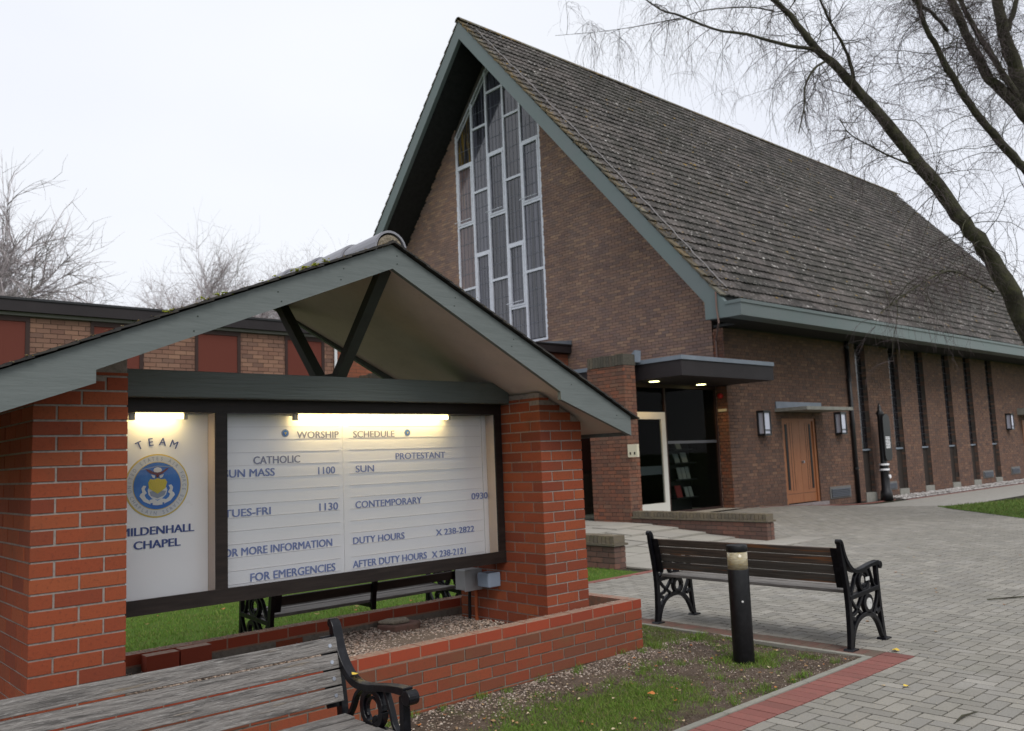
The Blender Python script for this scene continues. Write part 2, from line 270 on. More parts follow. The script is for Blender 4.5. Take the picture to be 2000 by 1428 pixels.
class MB:
    def __init__(s): s.v = []; s.f = []; s.m = []
    def add(s, vs, fs, mi=0):
        k = len(s.v); s.v += [tuple(p) for p in vs]; s.f += [tuple(i + k for i in f) for f in fs]; s.m += [mi] * len(fs); return s
    def box(s, x0, x1, y0, y1, z0, z1, mi=0):
        return s.add([(x0, y0, z0), (x1, y0, z0), (x1, y1, z0), (x0, y1, z0), (x0, y0, z1), (x1, y0, z1), (x1, y1, z1), (x0, y1, z1)],
                     [(0, 3, 2, 1), (4, 5, 6, 7), (0, 1, 5, 4), (1, 2, 6, 5), (2, 3, 7, 6), (3, 0, 4, 7)], mi)
    def prism(s, pts, axis, a, b, mi=0):
        """pts in the other two axes (x:(y,z) y:(x,z) z:(x,y)), extruded from a to b"""
        def P(p, t): return {'x': (t, p[0], p[1]), 'y': (p[0], t, p[1]), 'z': (p[0], p[1], t)}[axis]
        n = len(pts); vs = [P(p, a) for p in pts] + [P(p, b) for p in pts]
        fs = [tuple(range(n))[::-1], tuple(range(n, 2 * n))] + [(i, (i + 1) % n, (i + 1) % n + n, i + n) for i in range(n)]
        return s.add(vs, fs, mi)
    def tube(s, pts, rad, n=8, cap=True, mi=0):
        pts = [Vector(p) for p in pts]; rad = rad if hasattr(rad, '__len__') else [rad] * len(pts)
        k = len(s.v); vs = []; up = None
        for i, p in enumerate(pts):
            d = (pts[min(i + 1, len(pts) - 1)] - pts[max(i - 1, 0)]).normalized()
            if up is None: up = Vector((0, 0, 1)) if abs(d.z) < .9 else Vector((1, 0, 0))
            a = d.cross(up)
            if a.length < 1e-4: a = d.cross(Vector((0, 1, 0)))
            a.normalize(); b = a.cross(d); up = b
            for j in range(n):
                t = 2 * math.pi * j / n; vs.append(tuple(p + (a * math.cos(t) + b * math.sin(t)) * rad[i]))
        fs = [(i * n + j, i * n + (j + 1) % n, (i + 1) * n + (j + 1) % n, (i + 1) * n + j) for i in range(len(pts) - 1) for j in range(n)]
        if cap: fs += [tuple(range(n))[::-1], tuple((len(pts) - 1) * n + j for j in range(n))]
        return s.add(vs, fs, mi)
    def ribbon(s, path, wd, x0, x1, mi=0, axis='x'):
        """bar swept along a 2D path (d,z) with width wd, thick from x0 to x1"""
        path = [Vector(p) for p in path]; wd = list(wd) if hasattr(wd, '__len__') else [wd] * len(path)
        if 2 < len(path) < 14:      # smooth the path (Catmull-Rom)
            q, qw = [], []; n = len(path)
            for i in range(n - 1):
                p0, p1, p2, p3 = path[max(i - 1, 0)], path[i], path[i + 1], path[min(i + 2, n - 1)]
                for k in range(4):
                    f = k / 4; q.append(.5 * (2 * p1 + (p2 - p0) * f + (2 * p0 - 5 * p1 + 4 * p2 - p3) * f * f + (3 * p1 - p0 - 3 * p2 + p3) * f ** 3)); qw.append(wd[i] * (1 - f) + wd[i + 1] * f)
            path, wd = q + [path[-1]], qw + [wd[-1]]
        vs = []; n = len(path)
        def P(p, t): return {'x': (t, p[0], p[1]), 'y': (p[0], t, p[1]), 'z': (p[0], p[1], t)}[axis]
        for i, p in enumerate(path):
            d = (path[min(i + 1, n - 1)] - path[max(i - 1, 0)]).normalized(); nn = Vector((-d.y, d.x)) * wd[i] / 2
            vs += [P(p + nn, x0), P(p - nn, x0), P(p - nn, x1), P(p + nn, x1)]
        fs = [(i * 4 + j, i * 4 + (j + 1) % 4, (i + 1) * 4 + (j + 1) % 4, (i + 1) * 4 + j) for i in range(n - 1) for j in range(4)] + [(3, 2, 1, 0), ((n - 1) * 4, (n - 1) * 4 + 1, (n - 1) * 4 + 2, (n - 1) * 4 + 3)]
        return s.add(vs, fs, mi)
    def ring(s, c, r, wd, x0, x1, n=20, a0=0, a1=2 * math.pi, mi=0, ry=None):
        ry = ry or r
        return s.ribbon([(c[0] + r * math.cos(a0 + (a1 - a0) * i / n), c[1] + ry * math.sin(a0 + (a1 - a0) * i / n)) for i in range(n + 1)], wd, x0, x1, mi)
    def disc(s, c, r, x0, x1, axis='x', n=20, mi=0):
        return s.prism([(c[0] + r * math.cos(2 * math.pi * i / n), c[1] + r * math.sin(2 * math.pi * i / n)) for i in range(n)], axis, x0, x1, mi)
    def build(s, name, mats, parent=None, smooth=False, local=False, bevel=0):
        me = bpy.data.meshes.new(name); me.from_pydata(s.v, [], s.f)
        mats = mats if isinstance(mats, (list, tuple)) else [mats]
        for q in mats: me.materials.append(M[q])
        if len(mats) > 1: me.polygons.foreach_set('material_index', s.m)
        if smooth: me.polygons.foreach_set('use_smooth', [True] * len(s.f))
        o = link(bpy.data.objects.new(name, me)); attach(o, parent, local)
        if bevel:
            b = o.modifiers.new('bevel', 'BEVEL'); b.width = bevel; b.segments = 2; b.limit_method = 'ANGLE'; b.angle_limit = math.radians(40)
        return o
def np_mesh(name, V, F, material, parent=None, smooth=False):
    """V (N,3), F (K,q) arrays -> one object"""
    V = np.asarray(V, dtype=np.float32).reshape(-1, 3); F = np.asarray(F, dtype=np.int32); q = F.shape[1]
    me = bpy.data.meshes.new(name); me.vertices.add(len(V)); me.vertices.foreach_set('co', V.ravel())
    me.loops.add(F.size); me.loops.foreach_set('vertex_index', F.ravel())
    me.polygons.add(len(F)); me.polygons.foreach_set('loop_start', np.arange(0, F.size, q, dtype=np.int32))
    try: me.polygons.foreach_set('loop_total', np.full(len(F), q, dtype=np.int32))
    except Exception: pass
    me.polygons.foreach_set('use_smooth', np.full(len(F), bool(smooth)))
    me.update(calc_edges=True); me.materials.append(M[material])
    o = link(bpy.data.objects.new(name, me)); attach(o, parent); return o
# unit brick: -0.5..0.5 cube; chamfered front (−y side), so every piece has soft arrises
def unit_box():
    b = .5; v = [(-b, -b, -b), (b, -b, -b), (b, b, -b), (-b, b, -b), (-b, -b, b), (b, -b, b), (b, b, b), (-b, b, b)]
    f = [(0, 3, 2, 1), (4, 5, 6, 7), (0, 1, 5, 4), (1, 2, 6, 5), (2, 3, 7, 6), (3, 0, 4, 7)]
    return np.array(v), np.array(f)
def chamfer_box(dx, dy, dz, c=.004):
    """real-size brick with every edge cut: 26 faces as quads/tris -> simple 3-layer version (18 quads)"""
    x, y, z = dx / 2, dy / 2, dz / 2; v = []; f = []
    for (yy, k) in ((-y, c), (-y + c, 0), (y - c, 0), (y, c)):
        v += [(-x + k, yy, -z + k), (x - k, yy, -z + k), (x - k, yy, z - k), (-x + k, yy, z - k)]
    f.append((0, 1, 2, 3)); f.append((15, 14, 13, 12))
    for l in range(3):
        for j in range(4):
            a = l * 4 + j; b_ = l * 4 + (j + 1) % 4; f.append((b_, a, a + 4, b_ + 4))
    return np.array(v), np.array(f)
_cache = {}
def template(key, v, f, material):
    k = (key, material)
    if k not in _cache:
        me = bpy.data.meshes.new(key); me.from_pydata([tuple(p) for p in v], [], [tuple(q) for q in f]); me.materials.append(M[material]); _cache[k] = me
    return _cache[k]
def visible_order(P):
    d = P - np.array(EYE); z = d @ np.array(FW); x = d @ np.array(RT); y = d @ np.array(UPV)
    zz = np.maximum(z, .01); vis = (z > .1) & (abs(x / zz) < .61) & (abs(y / zz) < .44)
    return np.argsort(np.linalg.norm(d, axis=1) + np.where(vis, 0, 1000))
def pieces(name, cen, size, material, parent, limit=300, rot=None, tv=None, tf=None, far_name=None):
    """cen (N,3), size (N,3), rot (N,3,3) or one 3x3; nearest `limit` become objects that share a mesh, the rest one stuff mesh"""
    cen = np.asarray(cen, float); size = np.asarray(size, float)
    if len(cen) == 0: return
    if tv is None: tv, tf = unit_box(); key = 'brick_unit'
    else: key = name + '_unit%d' % len(tv) + str(id(tv))
    R_ = np.broadcast_to(np.eye(3) if rot is None else rot, (len(cen), 3, 3))
    order = visible_order(cen); near = order[:limit]; far = order[limit:]
    inv = origin_inv(parent) if parent is not None and parent.parent is None else None
    for i in near:
        sz = np.round(size[i], 3); me = template(key + str(tuple(sz)), tv * sz[None, :], tf, material); m3 = R_[i]
        o = bpy.data.objects.new(name, me); C.objects.link(o)
        m4 = Matrix(((*m3[0], cen[i][0]), (*m3[1], cen[i][1]), (*m3[2], cen[i][2]), (0, 0, 0, 1)))
        if parent is not None:
            o.parent = parent
            if inv is not None: o.matrix_parent_inverse = inv
        o.matrix_basis = m4
    if len(far):
        W = np.einsum('nij,nkj->nki', R_[far], tv[None] * size[far][:, None, :]) + cen[far][:, None, :]
        k = len(tv); F = (tf[None] + (np.arange(len(far)) * k)[:, None, None]).reshape(-1, tf.shape[1])
        o = np_mesh(far_name or (name + 's_beyond'), W.reshape(-1, 3), F, material, parent); o['kind'] = 'stuff'
def bond(a0, a1, z0, z1, L=.225, H=.075, j=.01, holes=(), keep=None, kind='stretcher', jit=0.):
    """list of (a0,a1,z0,z1) bricks on a wall face"""
    res = []; n = int(math.ceil((z1 - z0) / H - 1e-6))
    for r in range(n):
        zb = z0 + r * H; zt = min(zb + H - j, z1)
        if zt - zb < .01: continue
        if kind == 'flemish': seq = [(.225, .1125)]
        x = a0 - (L / 2 if r % 2 else 0); k = 0
        if kind == 'header': step_l = [.1125]; x = a0 - (.056 if r % 2 else 0)
        elif kind == 'flemish': step_l = [.225, .1125]; x = a0 - (.169 if r % 2 else 0)
        else: step_l = [L]
        while x < a1 - .005:
            st = step_l[k % len(step_l)]; k += 1
            b0, b1 = max(x, a0), min(x + st - j, a1); x += st
            if b1 - b0 < .02: continue
            segs = [(b0, b1)]
            for (h0, h1, g0, g1) in holes:
                if zb + .02 < g1 and zt - .02 > g0:
                    ns_ = []
                    for (s0, s1) in segs:
                        if s1 <= h0 or s0 >= h1: ns_.append((s0, s1)); continue
                        if s0 < h0 - .02: ns_.append((s0, h0))
                        if s1 > h1 + .02: ns_.append((h1, s1))
                    segs = ns_
            for (s0, s1) in segs:
                if keep and not keep((s0 + s1) / 2, zt): continue
                res.append((s0, s1, zb, zt))
    return res
def wall_pieces(res, axis, face, out, t, jit=.0015):
    """axis 'x': wall runs along X, face at Y=face, outward normal sign out; returns centres & sizes"""
    a = np.array(res); n = len(a); off = rng.uniform(-jit, jit, n)
    c = np.zeros((n, 3)); s = np.zeros((n, 3)); i, k = (0, 1) if axis == 'x' else (1, 0)
    c[:, i] = (a[:, 0] + a[:, 1]) / 2; s[:, i] = a[:, 1] - a[:, 0]
    c[:, 2] = (a[:, 2] + a[:, 3]) / 2; s[:, 2] = a[:, 3] - a[:, 2]
    c[:, k] = face - out * t / 2 + out * off; s[:, k] = t
    return c, s

# ------------------------------------------------------------------ text (built early, while the scene is small)
_txt = {}
def glyphs(s):
    if s in _txt: return _txt[s]
    cu = bpy.data.curves.new('t', 'FONT'); cu.body = s; cu.size = 1; cu.resolution_u = 3
    o = bpy.data.objects.new('t', cu); C.objects.link(o)
    dg = bpy.context.evaluated_depsgraph_get(); me = bpy.data.meshes.new_from_object(o.evaluated_get(dg))
    v = np.array([tuple(p.co) for p in me.vertices]); f = [tuple(p.vertices) for p in me.polygons]
    bpy.data.objects.remove(o); bpy.data.curves.remove(cu); bpy.data.meshes.remove(me)
    _txt[s] = (v, f); return v, f
def text_on(mb, s, u0, u1, z, h, V, bold=0.0):
    """flat lettering on a plane Y=V facing -Y, fitted to u0..u1 and cap height h, baseline z"""
    v, f = glyphs(s)
    cap = glyphs('E')[0][:, 1].max(); w_ = v[:, 0].max() - v[:, 0].min()
    q = [(u0 + (p[0] - v[:, 0].min()) / w_ * (u1 - u0), V, z + p[1] / cap * h) for p in v]
    mb.add(q, f)
    if bold:
        for k_, dx in enumerate((-bold, bold)): mb.add([(a + dx, b - .0004 * (k_ + 1), c) for a, b, c in q], f)
def arc_text(mb, s, cx, cz, r, h, V, a_mid, a_span, inside=False, wd=.8):
    n = len(s)
    for i, ch in enumerate(s):
        if ch == ' ': continue
        t = (i / (n - 1) - .5) * a_span
        ang = a_mid - t if not inside else a_mid + t
        v, f = glyphs(ch); cap = glyphs('E')[0][:, 1].max(); mxx = (v[:, 0].max() + v[:, 0].min()) / 2
        px, pz = cx + r * math.cos(ang), cz + r * math.sin(ang)
        rot = ang - math.pi / 2 if not inside else ang + math.pi / 2
        ca, sa = math.cos(rot), math.sin(rot)
        q = []
        for p in v:
            x = (p[0] - mxx) / cap * h * wd; y = (p[1] / cap - .5) * h
            q.append((px + x * ca - y * sa, V, pz + x * sa + y * ca))
        mb.add(q, f)
TEXTS = [('SCHEDULE', 3.184, 3.525, 1.731, .045, 'letter_faded'), ('PROTESTANT', 3.532, 3.978, 1.570, .044, 'letter_blue'), ('SUN', 3.198, 3.346, 1.491, .045, 'letter_blue'),
 ('CONTEMPORARY', 3.191, 3.750, 1.246, .046, 'letter_blue'), ('0930', 4.221, 4.382, 1.244, .047, 'letter_blue'), ('DUTY HOURS', 3.168, 3.590, 1.006, .044, 'letter_blue'),
 ('X 238-2822', 3.872, 4.235, 1.001, .044, 'letter_blue'), ('AFTER DUTY HOURS', 3.162, 3.781, .847, .046, 'letter_blue'), ('X 238-2121', 3.830, 4.145, .845, .045, 'letter_blue'),
 ('MILDENHALL', 1.652, 2.069, 1.187, .045, 'letter_navy'), ('CHAPEL', 1.723, 1.988, 1.109, .045, 'letter_navy'), ('WORSHIP', 2.755, 3.068, 1.731, .045, 'letter_faded'),
 ('CATHOLIC', 2.451, 2.775, 1.572, .047, 'letter_faded'), ('SUN MASS', 2.255, 2.594, 1.494, .048, 'letter_blue'), ('1100', 2.909, 3.035, 1.490, .047, 'letter_blue'),
 ('TUES-FRI', 2.258, 2.564, 1.251, .046, 'letter_blue'), ('1130', 2.914, 3.053, 1.248, .048, 'letter_blue'), ('FOR MORE INFORMATION', 2.225, 3.004, 1.011, .047, 'letter_blue'),
 ('FOR EMERGENCIES', 2.426, 3.025, .846, .049, 'letter_blue')]

VB = 5.17      # plane of the letter boards
shelter = thing('notice_board_shelter', 'gabled wooden notice board with lit worship schedule between two red brick piers', 'notice board', (2.96, 5.1, 0))
boards = []
b = MB(); b.box(1.50, 2.157, VB, VB + .02, .78, 1.915); bL = b.build('letter_board', 'board_white', shelter)
b = MB(); b.box(2.20, 4.40, VB, VB + .02, .78, 1.915); bR = b.build('letter_board', 'board_white', shelter)
for (s, u0, u1, z, h, mt) in TEXTS:
    b = MB(); text_on(b, s, u0, u1, z, h, VB - .004, .0024 if mt == 'letter_navy' else .0016)
    b.build('lettering', mt, bL if u1 < 2.1 else bR)
b = MB(); arc_text(b, 'TEAM', 1.8527, 1.462, .262, .045, VB - .004, math.radians(91), math.radians(45), wd=.95); b2_ = [(x + .0014, y - .0004, z) for x, y, z in b.v]; b.add(b2_, list(b.f)); b.build('lettering', 'letter_navy', bL)
# the seal
cx, cz, R0 = 1.8527, 1.466, .185
b = MB(); b.disc((cx, cz), R0, VB - .003, VB, 'y', 48, 0); b.disc((cx, cz), R0 * .955, VB - .0045, VB - .003, 'y', 48, 1)
b.disc((cx, cz), R0 * .755, VB - .006, VB - .0045, 'y', 48, 0); b.disc((cx, cz), R0 * .735, VB - .0075, VB - .006, 'y', 48, 2)
S = lambda pts: [(cx + (x - 560) / 526 * R0, cz - (y - 757) / 526 * R0) for x, y in pts]
lay = VB - .0078
def flat(pts, mi, d=0.): b.prism(S(pts), 'y', lay - .0012 - d, lay - d, mi)
flat([(300, 480), (560, 425), (820, 452), (820, 462), (560, 440), (300, 492)], 3)
flat([(490, 500), (510, 465), (560, 450), (610, 465), (635, 500), (610, 530), (560, 538), (510, 530)], 1)
flat([(455, 570), (520, 590), (510, 635), (480, 620)], 1); flat([(665, 570), (590, 590), (600, 635), (640, 620)], 1)
flat([(362, 475), (430, 490), (500, 530), (560, 540), (630, 525), (690, 480), (748, 462), (700, 515), (640, 560), (590, 580), (570, 620), (545, 620), (530, 580), (440, 550), (390, 510)], 4, .0012)
flat([(400, 820), (420, 780), (560, 740), (700, 780), (720, 830), (700, 910), (640, 965), (560, 990), (470, 965), (415, 900)], 1, .0002)
flat([(430, 850), (560, 830), (700, 850), (670, 920), (560, 965), (450, 920)], 5, .0014)
flat([(560, 890), (420, 800), (405, 700), (440, 640), (500, 655), (560, 630), (620, 655), (680, 650), (715, 700), (690, 800)], 6, .0026)
for k in range(-3, 4): flat([(560 + k * 44 - 5, 660), (560 + k * 44 + 5, 660), (560 + k * 12 + 2, 850), (560 + k * 12 - 2, 850)], 0, .0038)
for sg in (-1, 1):
    X = lambda x: 558 + sg * (x - 558)
    pts = [(X(300), 790), (X(330), 745), (X(375), 755), (X(350), 810), (X(385), 870), (X(350), 900), (X(370), 950), (X(430), 1000), (X(450), 1060), (X(340), 1010), (X(270), 920), (X(285), 880), (X(315), 860)]
    flat(pts if sg < 0 else pts[::-1], 7, .0004)
flat([(430, 985), (500, 970), (560, 1005), (620, 970), (700, 985), (690, 1040), (640, 1035), (640, 1070), (560, 1080), (480, 1070), (480, 1035), (440, 1040)], 7, .0018)
seal = b.build('seal', ['seal_yellow', 'seal_white', 'seal_blue', 'seal_grey', 'seal_maroon', 'seal_grey', 'seal_fan', 'seal_white'], bL)
b = MB()
arc_text(b, 'UNITED STATES AIR FORCE', cx, cz, R0 * .855, R0 * .11, VB - .0055, math.radians(90), math.radians(200), wd=.85)
arc_text(b, 'CHAPLAIN SERVICE', cx, cz, R0 * .855, R0 * .11, VB - .0055, math.radians(-90), math.radians(132), inside=True, wd=.85)
b.build('lettering', 'seal_grey', bL)
for (u, z) in ((2.673, 1.7655), (3.641, 1.761)):
    b = MB(); b.disc((u, z), .026, VB - .003, VB, 'y', 24, 0); b.disc((u, z), .019, VB - .0045, VB - .003, 'y', 24, 1)
    b.prism([(u - .009, z + .006), (u + .009, z + .006), (u, z - .012)], 'y', VB - .006, VB - .0045, 2); b.build('small_seal', ['seal_grey', 'seal_blue', 'seal_fan'], bR)
b = MB()
for k in range(13):
    z = 1.808 - .0805 * k
    if z < .80: continue
    b.box(2.235, 3.07, VB - .003, VB - .0005, z - .0016, z); b.box(3.15, 4.33, VB - .003, VB - .0005, z - .0016, z)
b.build('letter_rail', 'rail_groove', bR)
b = MB(); b.box(3.098, 3.103, VB - .006, VB - .001, .79, 1.91); b.box(3.104, 3.14, VB - .005, VB - .001, .79, 1.91); b.build('panel_joint', ['board_white'], bR)
b = MB(); b.box(4.34, 4.344, VB - .004, VB - .001, .79, 1.91); b.build('panel_edge', ['rail_groove'], bR)
# frame
b = MB(); b.box(1.50, 4.435, 5.03, 5.0465, .757, .842); b.box(1.50, 4.435, 5.0466, 5.24, .757, .812); b.build('frame_rail', 'frame_brown', shelter)
b = MB(); b.box(1.50, 4.435, 5.03, 5.24, 1.886, 1.965); b.build('frame_rail', 'frame_brown', shelter)
b = MB(); b.box(2.148, 2.221, 5.032, 5.046, .842, 1.886); b.box(2.166, 2.219, 5.0461, 5.22, .82, 1.90); b.build('frame_stile', 'frame_brown', shelter)
b = MB(); b.box(4.366, 4.433, 5.032, 5.046, .842, 1.886); b.box(4.398, 4.433, 5.0461, 5.22, .82, 1.90); b.build('frame_stile', 'frame_brown', shelter)
b = MB(); b.box(1.50, 4.435, 5.222, 5.238, .842, 1.886); b.build('back_panel', 'frame_brown', shelter)
for (ua, ub) in ((4.3655, 4.389), (2.1475, 2.158)):
    b = MB(); b.prism([(ua, 5.047), (ua + .004, 5.047), (ub + .004, VB - .001), (ub, VB - .001)], 'z', .813, 1.885); b.build('reveal_strip', 'reveal_pink', shelter)
for (u0, u1) in ((1.505, 2.147), (2.222, 4.365)):
    b = MB(); b.add([(u0, 5.05, .843), (u1, 5.05, .843), (u1, 5.05, 1.885), (u0, 5.05, 1.885)], [(0, 1, 2, 3)]); b.build('glass_pane', 'glass', shelter)
for (u0, u1) in ((1.70, 1.975), (2.725, 3.955)):
    b = MB(); b.tube([(u0, 5.10, 1.868), (u1, 5.10, 1.868)], .0135, 10); b.build('lamp_tube', 'tube', shelter, True)
    b = MB(); b.box(u0 - .03, u0 - .001, 5.085, 5.115, 1.845, 1.892); b.box(u1 + .001, u1 + .025, 5.085, 5.115, 1.85, 1.892); b.box(u0 - .03, u1 + .025, 5.118, 5.15, 1.875, 1.892); b.build('lamp_holder', 'tube_end', shelter)
# beam, struts
b = MB(); b.box(1.50, 4.435, 4.93, 5.26, 1.966, 2.122); b.build('beam', 'beam_green', shelter, bevel=.006)
def bar3(name, p, q, wx, wy, m_, parent):
    p, q = Vector(p), Vector(q); d = (q - p).normalized(); a = Vector((1, 0, 0)); a = (a - d * a.dot(d)).normalized(); c = d.cross(a)
    vs = [x + a * sx * wx / 2 + c * sy * wy / 2 for x in (p, q) for sx, sy in ((-1, -1), (1, -1), (1, 1), (-1, 1))]
    b = MB(); b.add(vs, [(3, 2, 1, 0), (4, 5, 6, 7), (0, 1, 5, 4), (1, 2, 6, 5), (2, 3, 7, 6), (3, 0, 4, 7)]); return b.build(name, m_, parent)
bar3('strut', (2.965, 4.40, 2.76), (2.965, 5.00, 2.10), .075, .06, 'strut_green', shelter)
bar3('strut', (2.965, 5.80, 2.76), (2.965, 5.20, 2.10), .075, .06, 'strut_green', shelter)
b = MB(); b.box(2.925, 3.005, 4.97, 5.26, 2.123, 2.15); b.build('strut_shoe', 'strut_green', shelter)
# roof of the shelter
PK = (2.965, 2.882); SLR, SLL = -.4835, .41
def ztop(u): return PK[1] + (SLR * (u - PK[0]) if u > PK[0] else -SLL * (PK[0] - u))
UE, UW = 5.14, .30
def fascia(y0, y1):
    u = PK[0]
    R_ = [(u, 2.882), (UE, ztop(UE)), (UE, ztop(UE) - .146), (4.388, 1.950), (4.386, 2.006), (u, 2.732)]
    L_ = [(u, 2.732), (1.262, 2.037), (1.262, 1.974), (UW, 1.974 - .36 * (1.262 - UW)), (UW, ztop(UW)), (u, 2.882)]
    for pts in (R_, L_):
        b = MB(); b.prism(pts, 'y', y0, y1); b.build('bargeboard', 'paint_green', shelter)
fascia(4.32, 4.352); fascia(5.89, 5.922)
b = MB()
b.prism([(PK[0], 2.77), (UE - .005, ztop(UE) - .10), (UE - .005, ztop(UE) - .118), (PK[0], 2.745)], 'y', 4.353, 5.889)
b.prism([(PK[0], 2.77), (PK[0], 2.745), (UW + .005, ztop(UW) - .118), (UW + .005, ztop(UW) - .10)], 'y', 4.353, 5.889); b.build('soffit_panel', 'soffit', shelter)
b = MB(); b.box(UE - .005, UE + .02, 4.353, 5.889, ztop(UE) - .146, ztop(UE) - .012); b.build('eaves_board', 'paint_green', shelter); b = MB(); b.box(UW - .02, UW + .005, 4.353, 5.889, ztop(UW) - .146, ztop(UW) - .012); b.build('eaves_board', 'paint_green', shelter)
# tiles of the shelter roof: courses along the slope, pieces across
def slope_tiles(u_a, z_a, u_b, z_b, y0, y1, exp, wd, name, material, parent, limit, thick=.010, lift=.005):
    L_ = math.hypot(u_b - u_a, z_b - z_a); n = int(L_ / exp) + 1; d = Vector(((u_b - u_a) / L_, 0, (z_b - z_a) / L_))   # from eave up to ridge
    nrm = Vector((-d.z, 0, d.x)) * (1 if d.x > 0 else -1)
    cs, ss, Rs = [], [], []
    side = Vector((0, 1, 0))
    for r in range(n):
        a0 = r * exp - .03; ln = min(exp * 1.25, L_ - a0 + .02)
        y = y0 - (wd / 2 if r % 2 else 0)
        while y < y1 - .01:
            ya, yb = max(y, y0), min(y + wd - .004, y1); y += wd
            if yb - ya < .02: continue
            tilt = lift / exp; e = (d - nrm * tilt).normalized(); nn = (nrm + d * tilt).normalized()
            p = Vector((u_a, 0, z_a)) + d * (a0 + ln / 2) + nrm * (.010 + lift / 2 + random.uniform(-.0015, .0015))
            cs.append((p.x, (ya + yb) / 2, p.z)); ss.append((ln, yb - ya, thick)); Rs.append([[e.x, side.x, nn.x], [e.y, side.y, nn.y], [e.z, side.z, nn.z]])
    pieces(name, cs, ss, material, parent, limit, rot=np.array(Rs))
slope_tiles(UE + .04, ztop(UE + .04) + .002, PK[0], PK[1] + .002, 4.29, 5.95, .10, .165, 'roof_tile', 'shelter_tile', shelter, 150)
slope_tiles(UW - .04, ztop(UW - .04) + .002, PK[0], PK[1] + .002, 4.29, 5.95, .10, .165, 'roof_tile', 'shelter_tile', shelter, 150)
for k in range(4):
    y0 = 4.33 + k * .41; b = MB(); vs = []; n = 14; r0, r1 = .106 - .006, .106 + .004
    for (yy, rr) in ((y0, r1 + .008), (y0 + .41 + .03, r0)):
        for ro in (rr, rr - .014):
            vs += [(2.965 + ro * math.cos(math.pi * (-.08 + 1.16 * j / n)), yy, 2.856 + ro * math.sin(math.pi * (-.08 + 1.16 * j / n))) for j in range(n + 1)]
    N1 = n + 1; fs = []
    for j in range(n):
        fs += [(j, j + 1, 2 * N1 + j + 1, 2 * N1 + j), (N1 + j + 1, N1 + j, 3 * N1 + j, 3 * N1 + j + 1), (j + 1, j, N1 + j, N1 + j + 1), (2 * N1 + j, 2 * N1 + j + 1, 3 * N1 + j + 1, 3 * N1 + j)]
    b.add(vs, fs); b.build('ridge_tile', 'ridge_tile', shelter, False)
b = MB(); b.prism([(2.965 + .092 * math.cos(math.pi * (-.08 + 1.16 * j / 16)), 2.856 + .092 * math.sin(math.pi * (-.08 + 1.16 * j / 16))) for j in range(17)], 'y', 4.338, 4.42); b.build('ridge_end_mortar', 'ridge_mortar', shelter)
def clumps(name, pts, r, material, parent, n=14, up=.5):
    V_, F_ = [], []
    base = np.array([(1, 0, 0), (-1, 0, 0), (0, 1, 0), (0, -1, 0), (0, 0, 1), (0, 0, -1)], float)
    tri = [(0, 2, 4), (2, 1, 4), (1, 3, 4), (3, 0, 4), (2, 0, 5), (1, 2, 5), (3, 1, 5), (0, 3, 5)]
    for (p, q) in pts:
        for _ in range(q):
            c = np.array(p) + rng.normal(0, r * .9, 3) * (1, 1, .3); s = r * rng.uniform(.25, .6)
            k = len(V_) * 6; V_.append(base * s * rng.uniform(.7, 1.3, (6, 3)) * (1, 1, up) + c); F_ += [(a + k, b_ + k, c_ + k) for a, b_, c_ in tri]
    return setp(np_mesh(name, np.concatenate(V_), np.array(F_), material, parent), kind='stuff')
clumps('moss', [((u, 4.30, ztop(u) + .028), q) for u, q in ((2.30, 30), (2.36, 36), (2.42, 30), (2.49, 22), (1.85, 12), (1.89, 12), (1.78, 12), (1.58, 8), (1.60, 8), (2.18, 10), (2.10, 6))], .015, 'moss', shelter)
clumps('lichen', [((u, 4.29 + random.uniform(0, .02), ztop(u) + .022), 5) for u in np.concatenate([np.linspace(3.0, 3.9, 24), np.linspace(.9, 2.9, 30)])], .010, 'lichen', shelter)
for (u, dz) in ((3.00, .05), (3.00, .10), (2.62, .05), (2.60, .11), (2.2, .06), (2.22, .12), (1.75, .05), (1.73, .12), (3.45, .05), (3.44, .11), (3.95, .05), (3.93, .11), (4.5, .08), (4.98, .07)):
    z = ztop(u) - dz; MB().disc((u, z), .0045, 4.3185, 4.3199, 'y', 8).build('nail_head', 'strut_green', shelter)
# electrical boxes under the frame
eb = thing('electrical_box', 'pale grey electrical box under the notice board frame with cables running down', 'electrical box', (4.33, 5.45, .5))
b = MB(); b.box(4.235, 4.395, 5.30, 5.42, .545, .70); b.build('case', 'grey_box', eb, bevel=.006)
b = MB(); b.box(4.228, 4.40, 5.288, 5.299, .538, .70); b.build('lid', 'grey_box', eb, bevel=.003)
b = MB(); b.tube([(4.385, 5.43, .55), (4.388, 5.44, .42), (4.385, 5.44, .27)], .013, 8); b.build('black_cable', 'black_plastic', eb)
b = MB(); b.tube([(4.395, 5.36, .54), (4.398, 5.37, .42), (4.40, 5.37, .27)], .013, 8); b.build('orange_pipe', 'orange_pipe', eb)
eb2 = thing('electrical_box', 'small blue grey junction box fixed to the inner face of the right brick pier', 'electrical box', (4.39, 5.15, .6))
b = MB(); b.box(4.30, 4.418, 5.09, 5.22, .575, .682); b.build('case', 'blue_box', eb2, bevel=.006)
b = MB(); b.box(4.293, 4.30, 5.095, 5.215, .582, .675); b.build('lid', 'blue_box', eb2)

